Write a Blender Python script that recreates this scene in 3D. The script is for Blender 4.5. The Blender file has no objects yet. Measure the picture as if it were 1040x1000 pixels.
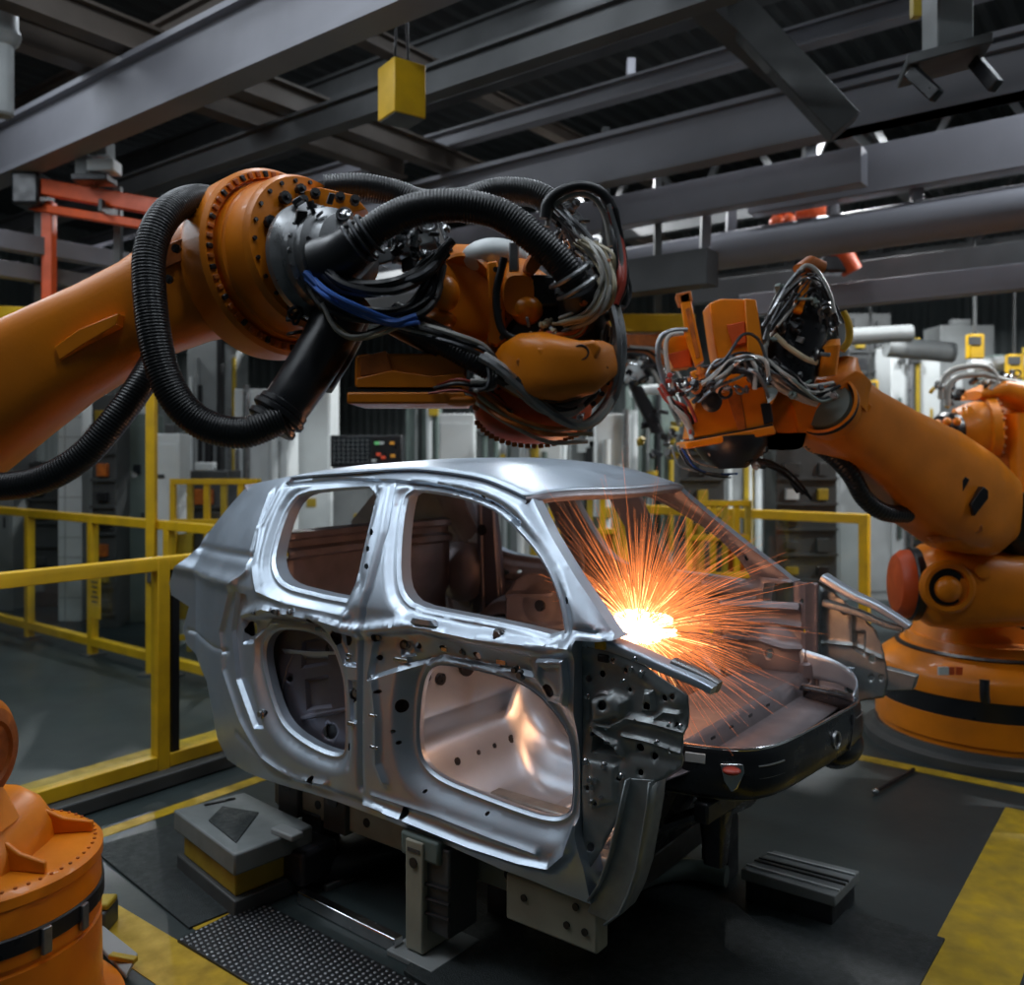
import bpy, bmesh, math, random
import numpy as np
from mathutils import Vector, Matrix
from mathutils.geometry import delaunay_2d_cdt
R = random.Random(7)
SC = bpy.context.scene
COL = SC.collection
# ---------------------------------------------------------------- camera model (metres, z up)
EYE = 2.1; FPX = 900.0; CX = 520.0; HY = 460.0
def P(px, py, Y):
    return Vector(((px-CX)/FPX*Y, Y, EYE-(py-HY)/FPX*Y))
def G(px, py, z=0.0):
    Y = (EYE-z)*FPX/(py-HY)
    return Vector(((px-CX)/FPX*Y, Y, z))
cam = bpy.data.cameras.new('camera'); camo = bpy.data.objects.new('camera', cam); COL.objects.link(camo)
cam.sensor_fit = 'HORIZONTAL'; cam.sensor_width = 36.0; cam.lens = 36.0*FPX/1040.0
cam.shift_y = -40.0/1040.0
camo.location = (0, 0, EYE); camo.rotation_euler = (math.pi/2, 0, 0)
cam.dof.use_dof = True; cam.dof.focus_distance = 3.3; cam.dof.aperture_fstop = 1.8
cam.clip_start = 0.05; cam.clip_end = 200
SC.camera = camo
# ---------------------------------------------------------------- directions of the hall
FD = Vector((0.7927, -0.6098, 0)); TD = Vector((0.6098, 0.7927, 0)); ZD = Vector((0, 0, 1))
# ---------------------------------------------------------------- materials
MATS = {}
def mat(name, base, rough=0.5, metal=0.0, noise=0.0, nscale=8.0, rnoise=0.0, bump=0.0, bscale=60.0, base2=None, stretch=None, coat=0.0, detail=4.0, spec=0.5):
    m = bpy.data.materials.new(name); m.use_nodes = True
    nt = m.node_tree; b = nt.nodes['Principled BSDF']
    b.inputs['Base Color'].default_value = (*base, 1); b.inputs['Roughness'].default_value = rough
    b.inputs['Metallic'].default_value = metal; b.inputs['Coat Weight'].default_value = coat
    b.inputs['Specular IOR Level'].default_value = spec
    if noise > 0 or rnoise > 0 or bump > 0:
        tc = nt.nodes.new('ShaderNodeTexCoord'); mp = nt.nodes.new('ShaderNodeMapping')
        nt.links.new(tc.outputs['Object'], mp.inputs['Vector'])
        if stretch: mp.inputs['Scale'].default_value = stretch
        n = nt.nodes.new('ShaderNodeTexNoise'); n.inputs['Scale'].default_value = nscale; n.inputs['Detail'].default_value = detail
        nt.links.new(mp.outputs['Vector'], n.inputs['Vector'])
        if noise > 0:
            mx = nt.nodes.new('ShaderNodeMixRGB'); rp = nt.nodes.new('ShaderNodeValToRGB')
            rp.color_ramp.elements[0].position = 0.5-0.25; rp.color_ramp.elements[1].position = 0.5+0.25
            nt.links.new(n.outputs['Fac'], rp.inputs['Fac']); nt.links.new(rp.outputs['Color'], mx.inputs['Fac'])
            b2 = base2 if base2 else tuple(c*(1-noise) for c in base)
            mx.inputs['Color1'].default_value = (*base, 1); mx.inputs['Color2'].default_value = (*b2, 1)
            nt.links.new(mx.outputs['Color'], b.inputs['Base Color'])
        if rnoise > 0:
            mr = nt.nodes.new('ShaderNodeMapRange'); mr.inputs['To Min'].default_value = max(0.03, rough-rnoise); mr.inputs['To Max'].default_value = min(1, rough+rnoise)
            mr.inputs['From Min'].default_value = 0.3; mr.inputs['From Max'].default_value = 0.7
            nt.links.new(n.outputs['Fac'], mr.inputs['Value']); nt.links.new(mr.outputs['Result'], b.inputs['Roughness'])
        if bump > 0:
            n2 = nt.nodes.new('ShaderNodeTexNoise'); n2.inputs['Scale'].default_value = bscale; n2.inputs['Detail'].default_value = 3
            nt.links.new(mp.outputs['Vector'], n2.inputs['Vector'])
            bp = nt.nodes.new('ShaderNodeBump'); bp.inputs['Strength'].default_value = bump; bp.inputs['Distance'].default_value = 0.01
            nt.links.new(n2.outputs['Fac'], bp.inputs['Height']); nt.links.new(bp.outputs['Normal'], b.inputs['Normal'])
    MATS[name] = m
    return m
def emit(name, col, strength):
    m = bpy.data.materials.new(name); m.use_nodes = True; nt = m.node_tree
    b = nt.nodes['Principled BSDF']; b.inputs['Base Color'].default_value = (0, 0, 0, 1)
    b.inputs['Emission Color'].default_value = (*col, 1); b.inputs['Emission Strength'].default_value = strength
    MATS[name] = m; return m
# ---------------------------------------------------------------- mesh builder
ROOT_INV = {}
def spline(pts, n=8):
    pts = [Vector(p) for p in pts]; out = []
    if len(pts) < 3: return pts
    for i in range(len(pts)-1):
        p0 = pts[i-1] if i > 0 else pts[0]*2-pts[1]; p1 = pts[i]; p2 = pts[i+1]
        p3 = pts[i+2] if i+2 < len(pts) else pts[-1]*2-pts[-2]
        for k in range(n):
            t = k/n
            out.append(0.5*((2*p1)+(p2-p0)*t+(2*p0-5*p1+4*p2-p3)*t*t+(3*p1-p0-3*p2+p3)*t**3))
    out.append(pts[-1]); return out
def frame(d):
    d = d.normalized(); a = Vector((0, 0, 1)) if abs(d.z) < 0.95 else Vector((1, 0, 0))
    x = d.cross(a).normalized(); y = x.cross(d).normalized()   # x horizontal, y up-ish
    return x, y
class MB:
    def __init__(s): s.bm = bmesh.new()
    def _ring(s, pts): return [s.bm.verts.new(p) for p in pts]
    def _bridge(s, a, b, closed=True):
        n = len(a)
        for i in range(n if closed else n-1):
            j = (i+1) % n
            try: s.bm.faces.new((a[i], a[j], b[j], b[i]))
            except ValueError: pass
    def rings(s, rings, cap=True, loop=False):
        rs = [s._ring(r) for r in rings]
        for i in range(len(rs)-1): s._bridge(rs[i], rs[i+1])
        if loop: s._bridge(rs[-1], rs[0])
        elif cap:
            for r, fl in ((rs[0], True), (rs[-1], False)):
                try: s.bm.faces.new(list(reversed(r)) if fl else r)
                except ValueError: pass
        return s
    def box(s, c, sz, ax=None):
        c = Vector(c); X, Y, Z = ax if ax else (Vector((1,0,0)), Vector((0,1,0)), Vector((0,0,1)))
        h = [v/2 for v in sz]; vs = {}
        for i in (-1, 1):
            for j in (-1, 1):
                for k in (-1, 1): vs[i,j,k] = s.bm.verts.new(c+X*(i*h[0])+Y*(j*h[1])+Z*(k*h[2]))
        for f in (((-1,-1,-1),(-1,-1,1),(-1,1,1),(-1,1,-1)), ((1,-1,-1),(1,1,-1),(1,1,1),(1,-1,1)), ((-1,-1,-1),(1,-1,-1),(1,-1,1),(-1,-1,1)),
                  ((-1,1,-1),(-1,1,1),(1,1,1),(1,1,-1)), ((-1,-1,-1),(-1,1,-1),(1,1,-1),(1,-1,-1)), ((-1,-1,1),(1,-1,1),(1,1,1),(-1,1,1))):
            s.bm.faces.new([vs[q] for q in f])
        return s
    def bar(s, a, b, w, h, up=None):
        a = Vector(a); b = Vector(b); d = b-a; L = d.length; d.normalize()
        if up is None: x, y = frame(d)
        else:
            x = d.cross(Vector(up)).normalized(); y = x.cross(d).normalized()
        return s.box((a+b)/2, (L, w, h), (d, x, y))
    def tube(s, pts, r, seg=10, n=8, sm=True, corr=0.0, step=None, cap=True):
        pts = spline(pts, n) if sm else [Vector(p) for p in pts]
        if corr > 0:
            L = [0]
            for i in range(1, len(pts)): L.append(L[-1]+(pts[i]-pts[i-1]).length)
            st = step or 0.012; m = int(L[-1]/st); q = []; k = 0
            for j in range(m+1):
                t = L[-1]*j/m
                while k < len(L)-2 and L[k+1] < t: k += 1
                f = (t-L[k])/max(1e-9, L[k+1]-L[k]); q.append(pts[k].lerp(pts[k+1], f))
            pts = q
        N = len(pts); rings = []; x = None
        for i, p in enumerate(pts):
            d = (pts[min(i+1, N-1)]-pts[max(i-1, 0)])
            if d.length < 1e-9: continue
            d.normalize()
            if x is None: x, y = frame(d)
            else:
                x = (x-d*x.dot(d)).normalized(); y = x.cross(d)
            rr = r(i/(N-1)) if callable(r) else r
            if corr > 0 and (i//2) % 2: rr *= 1-corr
            rings.append([p+(x*math.cos(2*math.pi*k/seg)+y*math.sin(2*math.pi*k/seg))*rr for k in range(seg)])
        return s.rings(rings, cap)
    def lathe(s, c, ax, prof, seg=32, cap=True):
        c = Vector(c); ax = Vector(ax).normalized(); x, y = frame(ax)
        return s.rings([[c+ax*h+(x*math.cos(2*math.pi*k/seg)+y*math.sin(2*math.pi*k/seg))*max(r, 1e-4) for k in range(seg)] for r, h in prof], cap)
    def cyl(s, a, b, r, seg=16):
        a = Vector(a); b = Vector(b); return s.lathe(a, b-a, [(r, 0), (r, (b-a).length)], seg)
    def torus(s, c, ax, R_, r, seg=32, rs=8, a0=0, a1=2*math.pi):
        c = Vector(c); ax = Vector(ax).normalized(); x, y = frame(ax); full = abs(a1-a0-2*math.pi) < 1e-6
        n = seg; rings = []
        for i in range(n if full else n+1):
            a = a0+(a1-a0)*i/n; e = x*math.cos(a)+y*math.sin(a)
            rings.append([c+e*R_+(e*math.cos(2*math.pi*k/rs)+ax*math.sin(2*math.pi*k/rs))*r for k in range(rs)])
        return s.rings(rings, not full, full)
    def bolts(s, c, ax, R_, n, r, h, seg=6, a0=0.0, a1=2*math.pi):
        return BoltRing(Vector(c), Vector(ax), R_, n, r, h, seg, a0, a1)
    def ell(s, c, rx, ry, rz, ax=None, seg=20, rg=12):
        c = Vector(c); X, Y, Z = ax if ax else (Vector((1,0,0)), Vector((0,1,0)), Vector((0,0,1)))
        return s.rings([[c+X*(rx*math.sin(t)*math.cos(2*math.pi*k/seg))+Y*(ry*math.sin(t)*math.sin(2*math.pi*k/seg))+Z*(-rz*math.cos(t)) for k in range(seg)]
                        for t in [0.02+(math.pi-0.04)*i/rg for i in range(rg+1)]])
    def loft(s, secs, seg=24, p=4.0, cap=True):
        # secs: (centre, X, Y, half width, half height) - superellipse sections
        rings = []
        for c, X, Y, a, b in secs:
            ring = []
            for k in range(seg):
                t = 2*math.pi*(k+0.5)/seg; ct, st = math.cos(t), math.sin(t)
                ring.append(Vector(c)+X*(a*math.copysign(abs(ct)**(2/p), ct))+Y*(b*math.copysign(abs(st)**(2/p), st)))
            rings.append(ring)
        return s.rings(rings, cap)
    def prism(s, poly, vec):
        vec = Vector(vec); a = [s.bm.verts.new(Vector(p)) for p in poly]; b = [s.bm.verts.new(Vector(p)+vec) for p in poly]
        s.bm.faces.new(list(reversed(a))); s.bm.faces.new(b)
        s._bridge(a, b); return s
    def grid(s, rows, closed=False):
        g = [[s.bm.verts.new(p) for p in r] for r in rows]
        for i in range(len(g)-1):
            for j in range(len(g[i])-1): s.bm.faces.new((g[i][j], g[i][j+1], g[i+1][j+1], g[i+1][j]))
        return s
    def build(s, name, m, parent=None, smooth=True, bevel=0.0, bseg=2, solid=0.0, soff=0.0, label=None, angle=35, subsurf=0, weld=True, keep_normals=False, kind=None):
        bm = s.bm
        if weld: bmesh.ops.remove_doubles(bm, verts=bm.verts, dist=1e-5)
        if not keep_normals: bmesh.ops.recalc_face_normals(bm, faces=bm.faces)
        me = bpy.data.meshes.new(name); o = bpy.data.objects.new(name, me)
        if parent is not None:
            inv = ROOT_INV[parent.name]; ROOT_INV[o.name] = inv
            bmesh.ops.transform(bm, matrix=inv, verts=bm.verts)
            o.parent = parent
        else:
            xs = [v.co for v in bm.verts]
            c = Vector(((min(v.x for v in xs)+max(v.x for v in xs))/2, (min(v.y for v in xs)+max(v.y for v in xs))/2, min(v.z for v in xs)))
            bmesh.ops.transform(bm, matrix=Matrix.Translation(-c), verts=bm.verts)
            o.location = c; ROOT_INV[o.name] = Matrix.Translation(-c)
        bm.to_mesh(me); bm.free()
        if isinstance(m, str): m = MATS[m]
        me.materials.append(m)
        if smooth:
            me.polygons.foreach_set('use_smooth', [True]*len(me.polygons))
            me.set_sharp_from_angle(angle=math.radians(angle))
        COL.objects.link(o)
        if solid: 
            md = o.modifiers.new('solid', 'SOLIDIFY'); md.thickness = solid; md.offset = soff
        if bevel:
            md = o.modifiers.new('bevel', 'BEVEL'); md.width = bevel; md.segments = bseg; md.limit_method = 'ANGLE'; md.angle_limit = math.radians(40)
            md.harden_normals = False
        if subsurf:
            md = o.modifiers.new('sub', 'SUBSURF'); md.levels = subsurf; md.render_levels = subsurf
        if label: o['label'] = label
        if kind: o['kind'] = kind
        return o
class BoltRing:
    def __init__(s, *a): s.a = a
    def build(s, name, m, parent, **k):
        c, ax, R_, n, r, h, seg, a0, a1 = s.a; ax = ax.normalized(); x, y = frame(ax)
        for i in range(n):
            a = a0+(a1-a0)*i/n; p = c+(x*math.cos(a)+y*math.sin(a))*R_
            MB().lathe(p-ax*h*0.2, ax, [(r, 0), (r, h*1.2)], seg).build('bolt', m, parent)
def root(name, loc, label, cat, group=None, rz=0.0):
    o = bpy.data.objects.new(name, None); COL.objects.link(o); o.location = loc; o.rotation_euler = (0, 0, rz)
    o.empty_display_size = 0.2
    o['label'] = label; o['category'] = cat
    if group: o['group'] = group
    ROOT_INV[o.name] = (Matrix.Translation(Vector(loc)) @ Matrix.Rotation(rz, 4, 'Z')).inverted()
    return o
def tag(o, label, cat, group=None, kind=None):
    o['label'] = label; o['category'] = cat
    if group: o['group'] = group
    if kind: o['kind'] = kind
    return o
def kids(o): return [c for c in bpy.data.objects if c.parent == o]
def copy_tree(o, parent=None):
    c = o.copy(); COL.objects.link(c)
    if parent: c.parent = parent
    for k in KIDS.get(o.name, []) or kids(o): copy_tree(k, c)
    return c
KIDS = {}
# ---------------------------------------------------------------- the palette
mat('orange_paint', (0.88, 0.25, 0.006), 0.40, 0, 0.35, 3.0, 0.12, 0.05, 90, coat=0.12, spec=.4)
mat('orange_worn', (0.60, 0.15, 0.015), 0.5, 0, 0.55, 14.0, 0.1, 0.15, 60)
mat('red_orange_paint', (0.75, 0.10, 0.015), 0.45, 0, 0.35, 6.0, 0.1)
mat('yellow_paint', (0.75, 0.45, 0.010), 0.45, 0, 0.3, 5.0, 0.1)
mat('yellow_dull', (0.48, 0.33, 0.02), 0.55, 0, 0.4, 7.0, 0.1)
mat('yellow_floor', (0.56, 0.36, 0.012), 0.55, 0, 0.55, 9.0, 0.15, 0.1, 40, detail=8)
mat('black_rubber', (0.012, 0.013, 0.015), 0.38, 0, 0.3, 20, 0.06)
mat('black_plastic', (0.014, 0.015, 0.018), 0.35, 0, 0.3, 12, 0.1)
mat('dark_metal', (0.09, 0.093, 0.10), 0.4, 0.8, 0.4, 10, 0.12)
mat('grey_metal', (0.36, 0.37, 0.38), 0.38, 0.85, 0.4, 14, 0.15)
mat('chrome_metal', (0.75, 0.76, 0.78), 0.2, 1.0, 0.2, 10, 0.08)
mat('blue_cable', (0.04, 0.12, 0.42), 0.35)
mat('grey_cable', (0.38, 0.37, 0.34), 0.4)
mat('tan_cable', (0.42, 0.36, 0.24), 0.45)
mat('red_cable', (0.40, 0.05, 0.03), 0.4)
mat('beam_grey', (0.215, 0.215, 0.24), 0.55, 0.0, 0.25, 1.2, 0.08, 0.04, 30)
mat('beam_dark', (0.075, 0.078, 0.08), 0.6, 0, 0.4, 1.5, 0.1)
mat('beam_brown', (0.095, 0.075, 0.06), 0.65, 0, 0.35, 2.0, 0.1)
mat('machine_white', (0.72, 0.76, 0.76), 0.45, 0, 0.25, 1.8, 0.1)
mat('machine_grey', (0.30, 0.32, 0.32), 0.5, 0, 0.35, 2.0, 0.1)
mat('machine_dark', (0.07, 0.075, 0.075), 0.5, 0, 0.4, 3.0, 0.1)
mat('machine_green', (0.16, 0.21, 0.19), 0.5, 0, 0.35, 2.5, 0.1)
mat('olive_beige', (0.36, 0.35, 0.27), 0.5, 0, 0.3, 6, 0.1)
# ================================================================ CAR BODY SHELL
P0 = Vector((0.249, 3.2, 0.0)); WT = 1.90; ZB = 1.42
P0T = P0.dot(TD)
CARROOT = root('car_body_shell', (P0+TD*(WT/2)+FD*(-0.9)), 'bare silver steel car body shell without doors, standing on the skid in the middle', 'car', rz=math.atan2(FD.y, FD.x))
def car(u, w, z): return P0+FD*u+TD*w+ZD*z
def Wf(u, z):
    w = 0.0
    if z > ZB: w += 0.25*((z-ZB)/0.53)**1.15
    if z < 0.75: w += 0.25*(0.75-z)**2*1.5
    if u < -1.6: w += 0.17*min(1.2, -1.6-u)**2
    return w
def side_uz(px, py, off=0.0):
    d = Vector(((px-CX)/FPX, 1, -(py-HY)/FPX)); dT = d.dot(TD); w = 0.05
    for _ in range(60):
        t = (w+off+P0T)/dT; q = d*t+Vector((0, 0, EYE)); u = (q-P0).dot(FD); z = q.z
        w = 0.6*w+0.4*Wf(u, min(2.2, z))
    return (u, z)
def dens(poly, step, closed=True):
    out = []; n = len(poly)
    for i in range(n if closed else n-1):
        a = poly[i]; b = poly[(i+1) % n]; L = math.hypot(b[0]-a[0], b[1]-a[1]); m = max(1, int(round(L/step)))
        for k in range(m): out.append((a[0]+(b[0]-a[0])*k/m, a[1]+(b[1]-a[1])*k/m))
    if not closed: out.append(poly[-1])
    return out
def smooth_loop(poly, it=2):
    for _ in range(it):
        n = len(poly); q = []
        for i in range(n):
            a = poly[i]; b = poly[(i+1) % n]
            q += [(0.75*a[0]+0.25*b[0], 0.75*a[1]+0.25*b[1]), (0.25*a[0]+0.75*b[0], 0.25*a[1]+0.75*b[1])]
        poly = q
    return poly
def inside(pts, poly):
    x = pts[:, 0]; y = pts[:, 1]; r = np.zeros(len(pts), bool); n = len(poly)
    for i in range(n):
        x0, y0 = poly[i]; x1, y1 = poly[(i+1) % n]
        c = ((y0 > y) != (y1 > y))
        with np.errstate(divide='ignore', invalid='ignore'):
            xi = (x1-x0)*(y-y0)/(y1-y0+1e-15)+x0
        r ^= c & (x < xi)
    return r
def dist(pts, poly, closed=True):
    d = np.full(len(pts), 1e9); n = len(poly)
    for i in range(n if closed else n-1):
        a = np.array(poly[i]); b = np.array(poly[(i+1) % n]); ab = b-a; L = ab.dot(ab)+1e-15
        t = np.clip(((pts-a)@ab)/L, 0, 1); q = a+t[:, None]*ab
        d = np.minimum(d, np.hypot(*(pts-q).T))
    return d
def sst(x): x = np.clip(x, 0, 1); return x*x*(3-2*x)
def tri_panel(outer, holes, step, extra=()):
    """triangulate a plan polygon with holes on a fine hex grid -> (points, triangles)"""
    us = [p[0] for p in outer]; zs = [p[1] for p in outer]
    g = []; r = 0; z = min(zs)
    while z < max(zs):
        u = min(us)+(step/2 if r % 2 else 0)
        while u < max(us): g.append((u, z)); u += step
        z += step*0.866; r += 1
    g = np.array(g); k = inside(g, outer)
    for h in holes: k &= ~inside(g, h)
    d = dist(g, outer)
    for h in holes: d = np.minimum(d, dist(g, h))
    g = g[k & (d > step*0.45)]
    if len(extra):
        ex = np.array(extra); k = inside(ex, outer); d = dist(ex, outer)
        for h in holes: k &= ~inside(ex, h); d = np.minimum(d, dist(ex, h))
        ex = ex[k & (d > 0.003)]; keep = []; cell = {}
        for e_ in ex:
            c_ = (int(e_[0]//.005), int(e_[1]//.005))
            if c_ in cell: continue
            cell[c_] = 1; keep.append(e_)
        ex = np.array(keep); big = set()
        for e_ in ex:
            for i_ in (-1, 0, 1):
                for j_ in (-1, 0, 1): big.add((int(e_[0]//.006)+i_, int(e_[1]//.006)+j_))
        g = np.array([q for q in g if (int(q[0]//.006), int(q[1]//.006)) not in big]); g = np.vstack([g, ex])
    vs = []; es = []
    for lp in [outer]+holes:
        s0 = len(vs); n = len(lp); vs += list(lp); es += [(s0+i, s0+(i+1) % n) for i in range(n)]
    vs += [tuple(p) for p in g]
    ov, oe, of, *_ = delaunay_2d_cdt([Vector(v) for v in vs], es, [], 0, 1e-6)
    pts = np.array([(v.x, v.y) for v in ov]); tri = [tuple(f) for f in of]
    c = np.array([pts[list(f)].mean(0) for f in tri]); k = inside(c, outer)
    for h in holes: k &= ~inside(c, h)
    return pts, [f for f, q in zip(tri, k) if q]
S = lambda L, off=0.0: [side_uz(x, y, off) for x, y in L]
def circ(px, py, rx, ry=None, n=14):
    ry = ry or rx
    return S([(px+rx*math.cos(2*math.pi*i/n), py+ry*math.sin(2*math.pi*i/n)) for i in range(n)])
outer_px = [(262,490),(300,483),(350,479),(400,475.5),(430,475.5),(467,480),(492,485),(515,494),(534,503),(541,518),(555,546),(580,588),(603,622),(622,650),
    (606,652),(585,650),(583.5,670),(582,730),(581,800),(582,850),(592,880),(600,918),
    (569,906),(540,894),(510,883),(452,857),(416,842),(391,832),(343,814),(315,805),(280,795),(249,783),(231,771),(221,750),(216,722),(210,692),(202,673),(190,655),(186,638),(192,616),(174,604),(172,592),(176,580),(184,572),(201,556),(210,542),(232,515),(248,497)]
win_r_px = [(302,502),(340,498),(381,496),(370,535),(356,610),(330,606),(310,601),(290,596),(279,588),(274,574),(275,560),(282,535),(290,515)]
win_f_px = [(411,500),(430,501),(455,505),(480,512),(500,521),(520,540),(540,563),(555,590),(564,618),(569,649),(515,635.5),(455,624),(417,616),(405,604),(401,585),(402,550),(406,517)]
low_r_px = [(279,640),(308,643),(328,655),(337,677),(342,699),(343,754),(341,769),(319,763),(297,750),(282,736),(273,717),(265,688),(261,664),(266,647)]
low_f_px = [(432,678),(450,679),(492,688),(519,697),(542,714),(561,737),(572,762),(573,824),(566,832),(554,835),(531,830),(473,808),(439,794),(423,780),(417,764),(416,737),(419,704),(424,686)]
OUT = dens(S(outer_px), 0.02)
WR = dens(smooth_loop(S(win_r_px), 1), 0.02); WF_ = dens(smooth_loop(S(win_f_px), 1), 0.02)
LR = dens(smooth_loop(S(low_r_px), 2), 0.02); LF = dens(smooth_loop(S(low_f_px), 2), 0.02)
small = [circ(555,702,6.5,7.5), circ(474,668,4), circ(380,648,3.2,4), circ(381,669,3), circ(405,656,4.5,5.5), circ(419,657,2.5,3.5), circ(441,660,4,3), circ(460,665,1.8,4),
         circ(261,622,2), circ(283,621,4.5,3.5), circ(298,621,2.5), circ(316,632,4,4.5), circ(338,648,4,8), circ(349,650,3.5,7), circ(354,707,5,8), circ(265,725,4), circ(317,792,3,4.5),
         circ(412,824,3.8,6), circ(404,718,4.5,7), circ(398,743,2), circ(402,755,2), circ(373,557,2.2,3), circ(372,575,2.4,3), circ(377,540,2,3.5), circ(498,677,2.5,3), circ(516,682,3,4), circ(522,689,3.2),
         circ(247,640,5,8), circ(385,702,3,2), circ(489,829,2), circ(428,805,1.8), circ(350,760,3,4), circ(505,646,2.2), circ(574,610,2.2,4), circ(494,510,2.5,1.8), circ(487,505,3,2)]
HOLES = [WR, WF_, LR, LF]
RIDGES = [([(398,494),(390,540),(374,600),(366,660),(365,730),(366,800)], 0.022, 0.012),
    ([(385,494),(380,520),(366,580),(352,640)], -0.016, 0.025),
    ([(276,500),(262,540),(252,580),(238,592),(226,640),(229,680),(246,730),(268,768),(300,790),(332,795)], -0.020, 0.014),
    ([(284,498),(266,535),(258,575),(262,600),(290,612),(330,620),(352,625)], -0.014, 0.016),
    ([(290,492),(340,488),(400,490),(442,495),(475,503),(500,514),(522,532)], 0.022, 0.010),
    ([(203,556),(230,562),(256,566)], 0.014, 0.018),
    ([(180,574),(210,585),(240,592)], -0.022, 0.035),
    ([(368,640),(420,634),(480,647),(540,655),(582,658)], -0.03, 0.028),
    ([(245,625),(270,618),(330,630),(362,640)], -0.03, 0.025),
    ([(372,815),(420,834),(480,858),(530,874),(560,880),(576,866),(580,840)], -0.03, 0.014),
    ([(378,806),(440,826),(500,850),(545,866)], -0.012, 0.010),
    ([(380,690),(384,730),(384,775),(392,795)], -0.02, 0.015),
    ([(191,640),(215,657),(232,662)], 0.012, 0.01),
    ([(240,745),(280,783),(340,806),(390,824)], 0.010, 0.014),
    ([(344,645),(350,700),(352,780)], 0.012, 0.01)]
RECESSES = [([(380,642),(425,640),(480,652),(540,665),(540,690),(500,684),(440,672),(410,680),(372,692)], 0.025, 0.02),
    ([(240,628),(270,625),(325,634),(330,645),(300,636),(270,634),(252,655),(243,655)], 0.03, 0.02),
    ([(333,640),(360,645),(362,678),(345,676)], 0.03, 0.015),
    ([(240,600),(250,604),(256,640),(256,700),(268,740),(258,740),(240,690),(235,640)], 0.025, 0.012),
    ([(348,690),(362,690),(362,735),(350,735)], 0.025, 0.012),
    ([(545,668),(576,668),(579,700),(576,718),(548,716),(543,690)], -0.022, 0.012),
    ([(550,674),(572,674),(574,700),(571,711),(553,709),(549,690)], 0.010, 0.012),
    ([(402,652),(415,651),(416,668),(403,668)], 0.015, 0.01)]
def follow(q, offs, closed):
    out = []; n = len(q)
    for i, p_ in enumerate(q):
        a_ = q[(i-1) % n] if closed else q[max(i-1, 0)]; b_ = q[(i+1) % n] if closed else q[min(i+1, n-1)]
        d_ = np.array(b_)-np.array(a_); d_ = d_/(np.hypot(*d_)+1e-9)
        for o_ in offs: out.append((p_[0]-d_[1]*o_, p_[1]+d_[0]*o_))
    return out
EXTRA = []
for px_, a_, s_ in RECESSES: EXTRA += follow(dens(S(px_), .008), (0, .5*s_, -.5*s_, s_, -s_), True)
for lp_ in (WR, WF_, LR, LF): EXTRA += follow(dens(lp_, .010), (.006, -.006, .014, -.014, .024, -.024, .036, -.036), True)
for px_, a_, s_ in RIDGES:
    q = dens(S(px_), 0.010, False)
    for i, p_ in enumerate(q):
        d_ = np.array(q[min(i+1, len(q)-1)])-np.array(q[max(i-1, 0)]); d_ = d_/(np.hypot(*d_)+1e-9)
        for o_ in (0, .8, -.8, 1.7, -1.7): EXTRA.append((p_[0]-d_[1]*o_*s_, p_[1]+d_[0]*o_*s_))
pts, tris = tri_panel(OUT, HOLES+small, 0.0125, EXTRA)
def relief(pts):
    r = np.zeros(len(pts))
    for lp, fw, fd in ((WR, 0.085, 0.035), (WF_, 0.075, 0.04), (LR, 0.10, 0.05), (LF, 0.13, 0.065)):
        d = dist(pts, lp); r += fd*(1-sst(d/fw)); r -= 0.012*np.exp(-((d-0.014)/0.009)**2)
    for lp in small[:12]:
        d = dist(pts, lp); r += 0.006*(1-sst(d/0.02))
    # rear door / front door shut lines, ridges and creases
    def line(px, a, s):
        nonlocal r
        d = dist(pts, S(px), False); r += a*np.exp(-(d/s)**2)
    for px_, a_, s_ in RIDGES: line(px_, a_, s_)
    def recess(px, dep, edge):
        nonlocal r
        lp = S(px); i = inside(pts, lp); d = dist(pts, lp); r += np.where(i, dep*sst(d/edge), 0)
    for px_, a_, s_ in RECESSES: recess(px_, a_, s_)
    d = dist(pts, OUT); r += np.where((pts[:, 1] > 1.45) & (pts[:, 0] > -2.0), 0.035*(1-sst(d/0.055)), 0)
    return r
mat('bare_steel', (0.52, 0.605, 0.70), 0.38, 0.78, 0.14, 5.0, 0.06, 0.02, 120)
mat('reflection_tinted_steel', (0.27, 0.24, 0.255), 0.46, 0.5, 0.35, 6.0, 0.10, 0.05, 40)  # inner steel; darker reddish base carries reflections and weld light
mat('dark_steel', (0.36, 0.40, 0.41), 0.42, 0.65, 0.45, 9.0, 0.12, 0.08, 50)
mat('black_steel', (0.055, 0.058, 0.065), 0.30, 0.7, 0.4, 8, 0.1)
rel = relief(pts)
def side_mesh(mirror, layer):
    """outer skin (layer 0) with returns into the openings, or the inner skin (layer 1)"""
    mb = MB(); V = []
    for (u, z), r in zip(pts, rel):
        w = Wf(u, z)+(r if layer == 0 else 0.12-0.55*r)
        V.append(mb.bm.verts.new(car(u, WT-w if mirror else w, z)))
    for f in tris: mb.bm.faces.new([V[i] for i in f])
    return mb
def jamb(mirror):
    mb = MB()
    def W2(w): return WT-w if mirror else w
    for lp in HOLES+[OUT]:
        a = np.array(lp); r = relief(a); n = len(lp); rings = [[], [], []]
        for (u, z), q in zip(lp, r):
            w0 = Wf(u, z)
            rings[0].append(car(u, W2(w0+q), z)); rings[1].append(car(u, W2(w0+0.06), z)); rings[2].append(car(u, W2(w0+0.12-0.55*q), z))
        mb.rings(rings, cap=False)
    return mb
for mir in (False, True):
    s0 = side_mesh(mir, 0).build('body_side', 'bare_steel', CARROOT, angle=50)
    jamb(mir).build('door_jamb', 'bare_steel', s0, angle=50)
    side_mesh(mir, 1).build('inner_side_panel', 'reflection_tinted_steel', s0, angle=50)
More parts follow.
